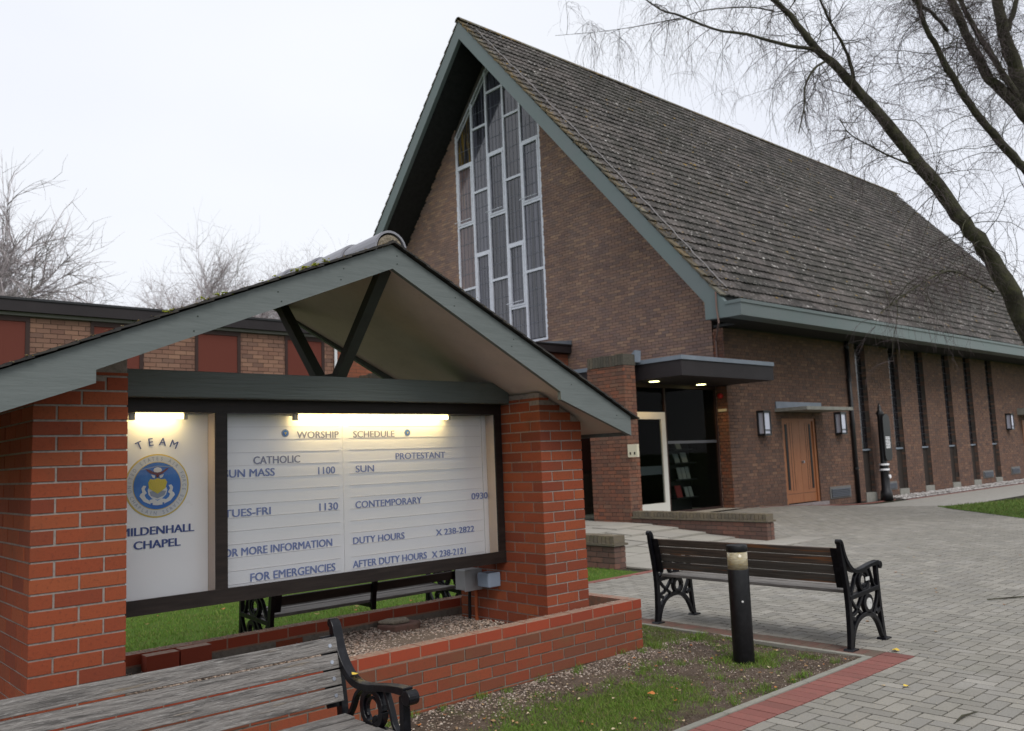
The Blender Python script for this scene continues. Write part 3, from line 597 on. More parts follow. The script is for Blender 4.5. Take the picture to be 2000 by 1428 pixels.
# ------------------------------------------------------------------ brick piers of the shelter
cbv, cbf = chamfer_box(1, 1, 1, .02)
def pier(u0, label, first):
    V0_ = 4.60; top_z = 2.30; H = .075; zc = 1.963 - 26 * H + .005     # bottoms of courses
    t = thing('brick_pier', label, 'pier', (u0 + .22, V0_ + .5, 0))
    def lim(u): return ztop(u) - .135
    core = MB(); D = 1.0025
    core.prism([(u0 + .005, .0), (u0 + .435, .0), (u0 + .435, lim(u0 + .435) - .01), (u0 + .005, lim(u0 + .005) - .01)], 'y', V0_ + .005, V0_ + D - .005); core.build('mortar_core', 'sign_mortar', t)
    cs, ss = [], []
    def add(x0, x1, y0, y1, z):
        zt = z + H - .01
        m_ = min(lim(x0), lim(x1))
        if z > m_ - .01: return
        zt = min(zt, m_)
        if zt - z < .012: return
        cs.append(((x0 + x1) / 2 + rng.uniform(-.001, .001), (y0 + y1) / 2 + rng.uniform(-.001, .001), (z + zt) / 2)); ss.append((x1 - x0, y1 - y0, zt - z))
    for k in range(34):
        z = zc + k * H; A = (k % 2 == 0) ^ first
        if z < .12: continue
        if A:
            add(u0, u0 + .215, V0_, V0_ + .1025, z); add(u0 + .225, u0 + .44, V0_, V0_ + .1025, z)
            for j in range(4):
                y = V0_ + .1125 + j * .225
                add(u0, u0 + .1025, y, y + .215, z); add(u0 + .3375, u0 + .44, y, y + .215, z)
            add(u0 + .1125, u0 + .3275, V0_ + .9, V0_ + 1.0025, z)
        else:
            add(u0 + .1125, u0 + .3275, V0_, V0_ + .1025, z)
            for j in range(4):
                y = V0_ + j * .225
                add(u0, u0 + .1025, y, y + .215, z); add(u0 + .3375, u0 + .44, y, y + .215, z)
            add(u0, u0 + .215, V0_ + .9, V0_ + 1.0025, z); add(u0 + .225, u0 + .44, V0_ + .9, V0_ + 1.0025, z)
    # joints of course: k=26 lies just under the mortar line measured at z 1.963
    pieces('brick', cs, ss, 'sign_brick', t, 300, tv=cbv, tf=cbf)
    return t
pier(1.06, 'red brick pier at the left end of the notice board', True)
pier(4.435, 'red brick pier at the right end of the notice board', True)

# ------------------------------------------------------------------ planter
PV, PT = 4.475, .415
pl = thing('brick_planter', 'low red brick planter filled with gravel round the notice board piers', 'planter', (3, 5.1, 0))
b = MB(); b.box(-.6, 5.325, PV + .005, PV + .0975, -.05, PT - .082); b.box(5.2275, 5.325, PV + .0975, 5.86, -.05, PT - .082); b.box(-.6, 5.2275, 5.7625, 5.86, -.05, PT - .082); b.build('mortar_core', 'planter_mortar', pl)
b = MB(); b.box(-.6, 5.325, PV + .003, PV + .0995, PT - .082, PT - .004); b.box(5.2255, 5.325, PV + .0995, 5.86, PT - .082, PT - .004); b.box(-.6, 5.2255, 5.7605, 5.86, PT - .082, PT - .004); b.build('coping_mortar', 'dirty_top', pl)
zs = PT - .075 - 5 * .075 + .0
res = bond(-.6, 5.33, PT - .075 - 6 * .075, PT - .0755)
c1, s1 = wall_pieces(res, 'x', PV, -1, .1, .0015)
res = bond(PV + .11, 5.86, PT - .075 - 6 * .075, PT - .0755); c2, s2 = wall_pieces(res, 'y', 5.33, 1, .1, .0015)
ok = c1[:, 2] > -.05; ok2 = c2[:, 2] > -.05
res = bond(-.6, 5.22, PT - .075 - 2 * .075, PT - .0755); c3, s3 = wall_pieces(res, 'x', 5.765, -1, .1, .003)
pieces('brick', np.concatenate([c1[ok], c2[ok2], c3]), np.concatenate([s1[ok], s2[ok2], s3]), 'planter_brick', pl, 300, tv=cbv, tf=cbf)
cs, ss = [], []
x = 5.33
offs = .112
x1 = 5.33; first = True
while x1 > -.6:
    wd = .1 if first else .215; x0 = x1 - wd; first = False
    cs.append(((x0 + x1) / 2, PV + .051 + rng.uniform(-.0015, .0015), PT - .0355)); ss.append((x1 - x0, .102, .067)); x1 = x0 - .009
y0 = PV + .112
while y0 < 5.85:
    cs.append((5.279, y0 + .1075, PT - .0355)); ss.append((.102, .215, .067)); y0 += .224
x1 = 5.22
while x1 > -.6:
    cs.append((x1 - .1075, 5.81, PT - .0365 + rng.uniform(-.002, .002))); ss.append((.215, .102, .067)); x1 -= .224
pieces('coping_brick', cs, ss, 'coping_brick', pl, 300, tv=cbv, tf=cbf)
b = MB(); b.box(1.97, 2.175, 5.66, 5.757, .30, PT - .01); b.build('brick', 'coping_brick', pl, bevel=.003)
b = MB(); b.box(2.185, 2.39, 5.665, 5.757, .30, PT - .005); b.build('brick', 'coping_brick', pl, bevel=.003)
gb = MB(); n = 40
b = MB(); b.box(-.55, 5.22, PV + .1, 5.76, -.02, .285); b.build('gravel_bed', 'gravel_bed', pl)
OCT = np.array([(1, 0, 0), (-1, 0, 0), (0, 1, 0), (0, -1, 0), (0, 0, 1), (0, 0, -1)], float)
OCF = np.array([(0, 2, 4), (2, 1, 4), (1, 3, 4), (3, 0, 4), (2, 0, 5), (1, 2, 5), (3, 1, 5), (0, 3, 5)])
def pebbles(name, P_, smin, smax, material, parent=None, flat=.6):
    n = len(P_); s = rng.uniform(smin, smax, (n, 1, 1)); v = OCT[None] * s * rng.uniform(.65, 1.3, (n, 6, 3)) * np.array([1, 1, flat])
    a = rng.uniform(0, 6.28, n); ca, sa = np.cos(a), np.sin(a); x = v[:, :, 0] * ca[:, None] - v[:, :, 1] * sa[:, None]; y = v[:, :, 0] * sa[:, None] + v[:, :, 1] * ca[:, None]
    v = np.stack([x, y, v[:, :, 2]], -1) + np.asarray(P_)[:, None, :]
    F = (OCF[None] + (np.arange(n) * 6)[:, None, None]).reshape(-1, 3)
    return setp(np_mesh(name, v.reshape(-1, 3), F, material, parent), kind='stuff')
n = 13000; gx = rng.uniform(1.5, 4.43, n); gy = rng.uniform(PV + .11, 5.75, n)
pebbles('gravel', np.stack([gx, gy, .285 + rng.uniform(0, .012, n) + .015 * np.sin(gx * 3) * np.sin(gy * 4)], 1), .0055, .0125, 'gravel', pl)
n = 1500; gx = rng.uniform(4.87, 5.22, n); gy = rng.uniform(PV + .11, 5.75, n)
pebbles('gravel', np.stack([gx, gy, .287 + rng.uniform(0, .01, n)], 1), .005, .0105, 'gravel', pl)
n = 2600; gx = rng.uniform(-.3, 5.2, n); gy = rng.uniform(5.765, 5.855, n)
pebbles('coping_grit', np.stack([gx, gy, np.full(n, PT + .001)], 1), .002, .005, 'gravel', pl)
n = 900; gx = rng.uniform(1.5, 5.3, n); gy = rng.uniform(PV + .05, PV + .1, n)
pebbles('coping_grit', np.stack([gx, gy, np.full(n, PT + .001)], 1), .0015, .004, 'gravel', pl)
st = thing('loose_stone', 'squared stone lying in the gravel of the planter', 'stone', (3.82, 5.62, .3))
b = MB(); b.prism([(3.66, 5.66), (3.72, 5.50), (3.90, 5.47), (3.99, 5.55), (3.96, 5.70), (3.75, 5.74)], 'z', .27, .335); b.build('lower_part', 'old_brick', st, bevel=.012)
b = MB(); b.prism([(3.68, 5.68), (3.74, 5.55), (3.88, 5.54), (3.93, 5.66), (3.80, 5.73)], 'z', .336, .36); b.build('upper_part', 'ridge_mortar', st, bevel=.01)
o = MB().box(4.02, 4.13, 4.75, 4.80, .27, .315).build('broken_brick', 'coping_brick', None, bevel=.006)
o.rotation_euler = (0, 0, 0); setp(o, 'bit of orange brick half buried in the planter gravel by the front wall', 'brick')

# ------------------------------------------------------------------ benches
def bench(label, loc, rz, L=1.83, back='four', wood='grey_wood', seatw='grey_wood', bolts=False, tags=None):
    t = thing('park_bench', label, 'bench', loc, rz, 'cast iron benches')
    post = [(0, 0), (.012, .12), (.016, .28), (.012, .42), (-.004, .53), (-.026, .64), (-.05, .75), (-.058, .80)]
    for side in (0, 1):
        xo = 0 if side == 0 else L; sg = 1 if side == 0 else -1; b = MB()
        xa, xb = (xo, xo + sg * .034) if sg > 0 else (xo - .034, xo)
        b.ribbon(post, [.058, .05, .046, .05, .048, .044, .036, .03], xa, xb)
        b.disc((-.062, .815), .021, xa - .004, xb + .004, n=14)
        sweep = [(-.056, .825), (-.040, .80), (-.026, .75), (-.006, .70), (.026, .652), (.066, .612), (.112, .585), (.17, .572), (.25, .576), (.36, .592), (.46, .602), (.53, .602)]
        b.ribbon(sweep, [.02, .026, .030, .032, .034, .034, .032, .03, .028, .028, .03, .036], xa - .007, xb + .007)
        b.disc((.545, .582), .030, xa - .009, xb + .009, n=18)
        b.ribbon([(.50, .58), (.505, .44), (.515, .28), (.532, .12), (.545, 0)], [.034, .036, .036, .036, .046], xa, xb)
        b.ribbon([(.02, .385), (.27, .40), (.51, .412)], [.034, .036, .034], xa - .003, xb + .003)
        b.ribbon([(.025, .02), (.045, .10), (.085, .165), (.15, .212), (.235, .232), (.33, .228), (.41, .195), (.47, .13), (.515, .03)], [.02, .032, .036, .034, .034, .034, .036, .034, .02], xa, xb)
        b.ring((.315, .308), .060, .034, xa, xb, 20); b.ribbon([(.05, .375), (.09, .33), (.14, .29), (.20, .25)], .024, xa + .004, xb - .004); b.ribbon([(.05, .25), (.12, .27), (.19, .33), (.24, .385)], .024, xa + .004, xb - .004); b.ribbon([(.50, .38), (.475, .32), (.44, .27), (.40, .22)], .024, xa + .004, xb - .004)
        b.ribbon([(.03, .24), (.09, .22)], .03, xa, xb); b.ribbon([(.44, .22), (.515, .25)], .03, xa, xb)
        b.ring((.27, .492), .076, .03, xa, xb, 22); b.ring((.27, .485), .05, .012, xa + .008, xb - .008, 16, math.radians(-60), math.radians(220))
        b.ribbon([(.06, .41), (.105, .47), (.14, .53), (.19, .565)], .018, xa + .003, xb - .003)
        b.ribbon([(.47, .41), (.43, .45), (.405, .51), (.37, .58)], .018, xa + .003, xb - .003)
        b.disc((.29, .44), .026, xa + .008, xb - .008, n=10)
        b.build('end_frame', 'black_iron', t, local=True, bevel=.003)
        for (d, nm) in ((.0, 'foot'), (.548, 'foot')):
            b = MB(); b.prism([(d - .05, 0), (d + .06, 0), (d + .05, .014), (d - .035, .016)], 'x', xa - .022, xb + .022); b.build(nm, 'black_iron', t, local=True, bevel=.003)
        # slat flange
        b = MB(); fx0, fx1 = (xb, xb + .065) if sg > 0 else (xa - .065, xa)
        b.prism([(.012, .46), (.02, .46), (-.012, .64), (-.04, .765), (-.048, .765), (-.022, .64)], 'x', fx0, fx1); b.build('flange', 'black_iron', t, local=True)
        if tags and side == tags:
            xo_ = xb if sg < 0 else xa
            xs = (xb, xb + .004) if sg < 0 else (xa - .004, xa)
            b = MB(); b.disc((.315, .308), .044, xs[0], xs[1], n=18); b.build('medallion', 'silver', t, local=True)
            b = MB(); b.box(xs[0], xs[1], .285, .345, .485, .513); b.build('name_plate', 'silver', t, local=True)
    def backx(z): return (.030 - (z - .46) * .22) if z < .6 else (-.0005 - (z - .6) * .24)
    if back == 'four': zs_ = [(.487, .062), (.557, .062), (.627, .062), (.697, .062)]
    elif back == 'tight': zs_ = [(.487, .064), (.557, .064), (.627, .064), (.697, .064)]
    else: zs_ = [(.50, .07), (.605, .07), (.70, .065)]
    for (z, h) in zs_:
        b = MB(); d0, d1 = backx(z) + .012, backx(z + h) + .012
        b.prism([(d0, z), (d0 + .022, z + .003), (d1 + .022, z + h + .003), (d1, z + h)], 'x', .036, L - .036)
        sl_ = b.build('back_slat', wood, t, local=True, bevel=.004)
        if bolts:
            for xx in (.075, L - .075):
                b = MB(); zc = z + h / 2; dc = (d0 + d1) / 2 + .022
                b.tube([(xx, dc - .002, zc), (xx, dc + .004, zc + .001)], .0085, 10); b.build('bolt', 'bolt', sl_, local=True)
        elif back == 'tight':
            for xx in (.06, L - .06):
                b = MB(); b.tube([(xx, (d0 + d1) / 2 - .012, z + h / 2), (xx, (d0 + d1) / 2 - .004, z + h / 2)], .006, 8); b.build('bolt', 'bolt', sl_, local=True)
    for k in range(5):
        d = .065 + k * .0875; b = MB(); zt = .438 - .012 * math.sin(math.pi * k / 4)
        b.box(.036, L - .036, d, d + .082, zt - (.026 if k < 4 else .045), zt); b.build('seat_slat', seatw, t, local=True, bevel=.005)
    if back == 'three':
        b = MB(); b.ribbon([(.03, .36), (.02, .48), (-.02, .66), (-.045, .77)], .03, L * .5 - .02, L * .5 + .02); b.ribbon([(.03, .39), (.46, .40)], .03, L * .5 - .02, L * .5 + .02); b.build('centre_brace', 'black_iron', t, local=True)
    return t
bench('weathered grey slatted bench in the foreground, black iron end with a yellow leaf', (2.125, 3.565, 0), math.pi, 1.90, 'four', 'grey_wood', 'grey_wood', True)
bench('brown slatted bench seen from behind beside the short black bollard', (6.33, 5.145, 0), -math.pi / 2, 1.87, 'tight', 'brown_wood', 'seat_wood', False, 1)
bench('dark bench behind the planter, glimpsed under the notice board', (3.03, 6.14, 0), 0, 1.86, 'three', 'dark_wood', 'seat_wood', False)

# ------------------------------------------------------------------ bollard
bo = thing('bollard_light', 'short black bollard with a cloudy clear band near its cap in the worn grass', 'bollard', (5.57, 3.73, 0))
def ringcyl(z0, z1, r0, r1, n=28): return MB().tube([(5.57, 3.73, z0), (5.57, 3.73, z1)], [r0, r1], n)
ringcyl(-.02, .665, .077, .077).build('post', 'black_plastic', bo, True, bevel=.003)
ringcyl(.665, .79, .0745, .0745).build('light_band', 'clear_band', bo, True)
ringcyl(.79, .842, .078, .077).build('cap', 'black_plastic', bo, True, bevel=.008)
MB().tube([(5.51, 3.672, .44), (5.505, 3.664, .441)], .008, 6).build('scrape', 'silver', bo)

# ------------------------------------------------------------------ ground levels
def sstep(a, b, x): t = np.clip((x - a) / (b - a), 0, 1); return t * t * (3 - 2 * t)
def gz(u, v):
    u = np.asarray(u, float); v = np.asarray(v, float)
    h1 = .22 * sstep(8.0, 11.0, v) * (1 - sstep(17.2, 23.0, u)) * sstep(9.0, 12.5, u)
    return h1
def sheet(name, u0, u1, v0, v1, material, dz=0., step=.5, kind='structure'):
    nu, nv = max(2, int((u1 - u0) / step) + 1), max(2, int((v1 - v0) / step) + 1)
    U_, V_ = np.meshgrid(np.linspace(u0, u1, nu), np.linspace(v0, v1, nv), indexing='ij')
    Z_ = gz(U_, V_) + dz; P_ = np.stack([U_, V_, Z_], -1).reshape(-1, 3)
    i, j = np.meshgrid(np.arange(nu - 1), np.arange(nv - 1), indexing='ij'); a = (i * nv + j).ravel()
    F = np.stack([a, a + nv, a + nv + 1, a + 1], 1)
    return setp(np_mesh(name, P_, F, material), kind=kind)
def poly_sheet(name, pts, z, material, thick=None):
    b = MB()
    if thick: b.prism(pts, 'z', z - thick, z)
    else: b.add([(x, y, z) for x, y in pts], [tuple(range(len(pts)))])
    return setp(b.build(name, material), kind='structure')
# distant grassland sheet to the horizon
poly_sheet('ground', [(-1500, -1500), (1500, -1500), (1500, 1500), (-1500, 1500)], -.06, 'lawn')
paving = sheet('paving', 6.16, 46, -8, 11.3, 'paver_joint', -.018, .25)
b = MB(); b.add([(-6, -8, -.012), (6.16, -8, -.012), (6.16, 3.07, -.012), (-6, 3.07, -.012)], [(0, 1, 2, 3)]); pv2 = b.build('paving', 'paver_joint'); pv2['kind'] = 'structure'
b = MB(); b.add([(-6, 6.15, -.015), (6.2, 6.15, -.015), (6.2, 7.5, -.015), (-6, 7.5, -.015)], [(0, 1, 2, 3)]); pv3 = b.build('paving', 'paver_joint'); pv3['kind'] = 'structure'
soil_n = 130
U_, V_ = np.meshgrid(np.linspace(-6, 6.19, soil_n), np.linspace(3.12, 6.2, 60), indexing='ij')
Z_ = -.012 + .012 * np.sin(U_ * 2.1 + 1) * np.sin(V_ * 2.7) + .018 * np.exp(-((U_ - 5.3) ** 2 + (V_ - 4.35) ** 2) / .3) + rng.uniform(-.004, .004, U_.shape)
Z_ = Z_ + .035 * np.exp(-(V_ - 4.47) ** 2 / .10) * (V_ < 4.5)
i, j = np.meshgrid(np.arange(soil_n - 1), np.arange(59), indexing='ij'); a = (i * 60 + j).ravel()
soil = setp(np_mesh('soil', np.stack([U_, V_, Z_], -1).reshape(-1, 3), np.stack([a, a + 60, a + 61, a + 1], 1), 'soil', smooth=True), kind='structure')
def soil_z(u, v): return -.012 + .012 * np.sin(u * 2.1 + 1) * np.sin(v * 2.7) + .018 * np.exp(-((u - 5.3) ** 2 + (v - 4.35) ** 2) / .3) + .035 * np.exp(-(v - 4.47) ** 2 / .10) * (v < 4.5)

# herringbone pavers
TIP = [(15.2, 2.4), (18.9, 6.12), (21.6, 8.75), (24.7, 7.96), (46, 2.6), (46, -8), (26, -8)]
def in_poly(x, y, P):
    c = False; n = len(P)
    for i in range(n):
        x1, y1 = P[i]; x2, y2 = P[(i + 1) % n]
        if (y1 > y) != (y2 > y) and x < (x2 - x1) * (y - y1) / (y2 - y1) + x1: c = not c
    return c
cs, ss = [], []
a_ = .1015
def pav_ok(u, v):
    if u < 6.44: 
        if v > 2.86: return (6.15 < v < 7.32 and u > 5.4)
        return True
    if v > 11.2: return False
    if 12.93 < u < 13.15 and v > 8.05: return False
    if u < 13.0 and v > 7.46: return False
    if v > 7.35 and u < 9.3: return False
    if in_poly(u, v, TIP): return False
    if u > 24.3 and v > 10.55: return False
    return True
eye = np.array(EYE)
U0_, U1_, W0_, W1_ = 2.5, 30., -2.2, 11.3
for i in range(int((U1_ - U0_) / a_)):
    for j in range(int((W1_ - W0_) / a_)):
        c = (i - j) % 4
        if c not in (0, 3): continue
        u, v = U0_ + i * a_, W0_ + j * a_
        if c == 0: cu, cv, su, sv = u + a_, v + a_ / 2, 2 * a_ - .0125, a_ - .0125
        else: cu, cv, su, sv = u + a_ / 2, v + a_, a_ - .0125, 2 * a_ - .0125
        dz = cu * FW.x + cv * FW.y - 1.535 * FW.z
        if dz < 3.2: continue
        sx = 1000 + 1678.8 * (cu * RT.x + cv * RT.y) / dz
        if sx < 1000 or sx > 2090: continue
        if dz > 21: continue
        if cu < 6.5 and cv > 2.6 and cv < 3.3:
            if cu < 6.445 and cv - sv / 2 < 2.83 < cv + sv / 2 + .03:
                lo = cv - sv / 2; hi = min(cv + sv / 2, 2.858); cv, sv = (lo + hi) / 2, hi - lo
        if cv > 2.86 and cu - su / 2 < 6.45 < cu + su / 2 - .015:
            lo = 6.452; hi = cu + su / 2; cu, su = (lo + hi) / 2, hi - lo
        if not pav_ok(cu, cv): continue
        cs.append((cu, cv)); ss.append((su, sv))
cs = np.array(cs); ss = np.array(ss); zz = gz(cs[:, 0], cs[:, 1])
cen = np.column_stack([cs, zz - .03 + rng.uniform(-.0012, .0012, len(cs))]); siz = np.column_stack([ss, np.full(len(cs), .06)])
slx = (gz(cs[:, 0] + .05, cs[:, 1]) - gz(cs[:, 0] - .05, cs[:, 1])) / .1; sly = (gz(cs[:, 0], cs[:, 1] + .05) - gz(cs[:, 0], cs[:, 1] - .05)) / .1
Rr = np.tile(np.eye(3), (len(cs), 1, 1)); Rr[:, 2, 0] = slx; Rr[:, 2, 1] = sly
tw = rng.normal(0, .004, (len(cs), 2)); Rr[:, 2, 0] += tw[:, 0]; Rr[:, 2, 1] += tw[:, 1]
pvv, pvf = chamfer_box(1, 1, 1, .02); pvv = pvv[:, [0, 2, 1]]; pvf = pvf[:, ::-1]
PAVE_N = len(cs)
pieces('paver', cen, siz, 'paver', paving, 300, rot=Rr, tv=pvv, tf=pvf)
# far paving: brick texture on a sheet
m = bpy.data.materials.new('far_paving'); m.use_nodes = True; t = m.node_tree
g = t.nodes.new('ShaderNodeNewGeometry'); br = t.nodes.new('ShaderNodeTexBrick'); br.inputs['Scale'].default_value = 5; br.inputs['Color1'].default_value = (.30, .287, .262, 1); br.inputs['Color2'].default_value = (.335, .32, .29, 1)
br.inputs['Mortar'].default_value = (.16, .15, .13, 1); br.inputs['Mortar Size'].default_value = .012; br.inputs['Brick Width'].default_value = 1.; br.inputs['Row Height'].default_value = .5
t.links.new(g.outputs['Position'], br.inputs[0]); t.links.new(br.outputs[0], t.nodes['Principled BSDF'].inputs[0]); t.nodes['Principled BSDF'].inputs['Roughness'].default_value = .93
M['far_paving'] = m
sheet('path', 20.5, 46, 8.4, 10.55, 'far_paving', -.004, .5)
poly_sheet('path', [(-6, 6.2), (5.4, 6.2), (5.4, 7.34), (-6, 7.34)], -.006, 'far_paving')
# red edging
def band(name, parent, u0, u1, v0, v1, along, n, mt='red_paver'):
    cs, ss = [], []
    for k in range(n):
        if along == 'x':
            w_ = (u1 - u0) / n; cu, cv, su, sv = u0 + w_ * (k + .5), (v0 + v1) / 2, w_ - .006, v1 - v0
        else:
            w_ = (v1 - v0) / n; cu, cv, su, sv = (u0 + u1) / 2, v0 + w_ * (k + .5), u1 - u0, w_ - .006
        cs.append((cu, cv, float(gz(cu, cv)) - .028 + rng.uniform(-.001, .001))); ss.append((su, sv, .06))
    pieces(name, cs, ss, mt, parent, 300, tv=pvv, tf=pvf)
band('edging_paver', paving, 2.2, 6.44, 2.865, 3.075, 'x', 41)
M['red_paver_dirty'] = mat('red_paver_dirty', [(.150, .078, .064), (.175, .088, .072), (.13, .085, .070), (.19, .088, .07)], .95, .2, layers=[(6, (.12, .11, .085), .42, .62, .8), (60, (.09, .08, .065), .52, .7, .5)])
band('edging_paver', paving, 6.245, 6.445, 3.08, 7.3, 'y', 41, 'red_paver_dirty')
band('edging_paver', paving, -1., 9.4, 7.36, 7.46, 'x', 46)
band('edging_paver', paving, 24.3, 44, 10.56, 10.66, 'x', 90)
band('edging_paver', paving, 17.5, 24.3, 10.95, 11.05, 'x', 34)
kerb = setp(MB().box(-6, 6.18, 3.08, 3.118, -.1, -.045).build('kerb', 'concrete'), kind='structure')
cs, ss = [], []
u = 6.232
while u > 1.5:
    cs.append((u - .4575, 3.102, -.042)); ss.append((.91, .046, .10)); u -= .915
v = 3.13
while v < 6.6:
    cs.append((6.21, v + .4575, -.042)); ss.append((.046, .91, .10)); v += .915
pieces('kerb_edging', cs, ss, 'kerb_stone', kerb, 300, tv=pvv, tf=pvf)
# slab path
slabp = sheet('slab_path', 9.2, 13.9, 7.47, 16.1, 'slab_joint', -.006, .15)
cs, ss = [], []
for i in range(11):
    v = 7.49 + .6 * i; u = 9.22 - (.3 if i % 2 else 0)
    while u < 13.9:
        a0, a1 = max(u, 9.22), min(u + .592, 13.88); u += .6
        if a1 - a0 < .1 or (a1 > 12.97 and v > 7.9 and v < 11.0): 
            if a1 - a0 > .1 and a0 < 12.9: a1 = 12.95
            else: continue
        cs.append(((a0 + a1) / 2, v + .296)); ss.append((a1 - a0, .592))
cs = np.array(cs); ss = np.array(ss); cen = np.column_stack([cs, gz(cs[:, 0], cs[:, 1]) - .014 + rng.uniform(-.0015, .0015, len(cs))]); siz = np.column_stack([ss, np.full(len(cs), .05)])
Rr = np.tile(np.eye(3), (len(cs), 1, 1)); Rr[:, 2, 0] = (gz(cs[:, 0] + .2, cs[:, 1]) - gz(cs[:, 0] - .2, cs[:, 1])) / .4; Rr[:, 2, 1] = (gz(cs[:, 0], cs[:, 1] + .2) - gz(cs[:, 0], cs[:, 1] - .2)) / .4
pieces('slab', cen, siz, 'slab', slabp, 300, rot=Rr)
# patio floor in front of the glazing
patio = sheet('patio', 13.28, 17.0, 11.12, 13.4, 'slab', .03, .4)
# lawns
poly_sheet('lawn', [(-30, 7.47), (8.95, 7.47), (8.95, 16.2), (-30, 16.2)], -.004, 'lawn')
poly_sheet('lawn', TIP, .004, 'lawn')
poly_sheet('stone_strip', [(24.3, 10.67), (45, 10.67), (45, 11.25), (24.3, 11.25)], .0, 'white_stone')
n = 5000; gx = rng.uniform(24.3, 40, n); gy = rng.uniform(10.68, 11.24, n)
pebbles('white_stones', np.stack([gx, gy, .02 + rng.uniform(0, .05, n) * (gy > 10.8)], 1), .02, .05, 'white_stone')
# grass blades
def blades(name, P_, h0, h1, wd, material):
    n = len(P_); h = rng.uniform(h0, h1, n); a = rng.uniform(0, 6.283, n); lean = rng.normal(0, .5, (n, 2)) * h[:, None]
    dx = np.cos(a) * wd; dy = np.sin(a) * wd; P_ = np.asarray(P_)
    A_ = P_ + np.stack([dx, dy, np.zeros(n)], 1); B_ = P_ - np.stack([dx, dy, np.zeros(n)], 1)
    mid = P_ + np.column_stack([lean * .35, h * .6]); Cm = mid + np.stack([dx * .7, dy * .7, np.zeros(n)], 1); Dm = mid - np.stack([dx * .7, dy * .7, np.zeros(n)], 1); T_ = P_ + np.column_stack([lean, h])
    V = np.stack([A_, B_, Dm, Cm, T_], 1).reshape(-1, 3); k = (np.arange(n) * 5)[:, None]
    F = np.concatenate([np.concatenate([k, k + 1, k + 2], 1), np.concatenate([k, k + 2, k + 3], 1), np.concatenate([k + 3, k + 2, k + 4], 1)])
    return setp(np_mesh(name, V, F, material), kind='stuff')
def patchy(u, v):
    return (np.sin(u * 5.1 + 1.3) * np.sin(v * 6.3 + .4) + .7 * np.sin(u * 11 + v * 7) * np.sin(v * 13 - u * 3) + .5 * np.sin(u * 23 + 2) * np.sin(v * 19))
n = 170000; gu = rng.uniform(2.1, 6.17, n); gv = rng.uniform(3.14, 4.42, n)
core = np.exp(-((gv - 3.68) / .40) ** 2) * (1.15 - sstep(4.2, 5.2, gu) * .85) + .35 * np.exp(-((gu - 5.75) ** 2 + (gv - 3.95) ** 2) / .10) + .3 * np.exp(-((gu - 5.9) ** 2 + (gv - 4.5) ** 2) / .12)
prob = np.clip(core * 1.1 - .28 + .27 * patchy(gu, gv), 0, 1) * (gu < 6.15)
near_bollard = (gu - 5.57) ** 2 + (gv - 3.73) ** 2 < .0064
k = (rng.uniform(0, 1, n) < prob) & ~near_bollard; gu, gv = gu[k], gv[k]
blades('grass', np.stack([gu, gv, soil_z(gu, gv) - .004], 1), .010, .034, .0016, 'blade_bright')
n = 26000; gu = rng.uniform(5.34, 6.17, n); gv = rng.uniform(4.2, 6.1, n); k = rng.uniform(0, 1, n) < np.clip(.25 + .4 * patchy(gu, gv) + .5 * (gv > 4.6), 0, 1); gu, gv = gu[k], gv[k]
blades('grass', np.stack([gu, gv, soil_z(gu, gv) - .004], 1), .010, .03, .0018, 'blade')
n = 120000; gu = rng.uniform(.8, 8.9, n); gv = rng.uniform(7.5, 13.5, n); k = rng.uniform(0, 1, n) < .75 + .25 * patchy(gu, gv); gu, gv = gu[k], gv[k]
blades('lawn_grass', np.stack([gu, gv, np.zeros(len(gu))], 1), .012, .032, .003, 'blade_bright')
n = 60000; gu = rng.uniform(15, 34, n); gv = rng.uniform(-1, 8.8, n); k = np.array([in_poly(a, b_, TIP) for a, b_ in zip(gu, gv)]); gu, gv = gu[k], gv[k]
blades('lawn_grass', np.stack([gu, gv, np.zeros(len(gu))], 1), .02, .06, .007, 'blade')
# gravel scattered against the planter wall
n = 6000; gu = rng.uniform(2.0, 5.9, n); gv = 4.46 - np.abs(rng.normal(0, .19, n)); k = (gv > 3.14) & (rng.uniform(0, 1, n) < .62 + .35 * patchy(gu, gv)); gu, gv = gu[k], gv[k]
pebbles('gravel_margin', np.stack([gu, gv, soil_z(gu, gv) + .002], 1), .0035, .011, 'gravel_dull')
n = 5000; gu = rng.uniform(4.6, 6.17, n); gv = rng.uniform(3.15, 6.1, n)
k = ~((gu < 5.34) & (gv > 4.46)); gu, gv = gu[k], gv[k]
pebbles('gravel_margin', np.stack([gu, gv, soil_z(gu, gv) + .001], 1), .003, .0070, 'gravel_dull')
# soil crumbs
n = 9000; gu = rng.uniform(2.3, 6.17, n); gv = rng.uniform(3.14, 4.4, n)
M['crumb'] = mat('crumb', [(.09, .065, .05), (.06, .045, .035), (.13, .10, .075)], .98, .1)
pebbles('soil_crumbs', np.stack([gu, gv, soil_z(gu, gv)], 1), .003, .011, 'crumb', flat=.7)

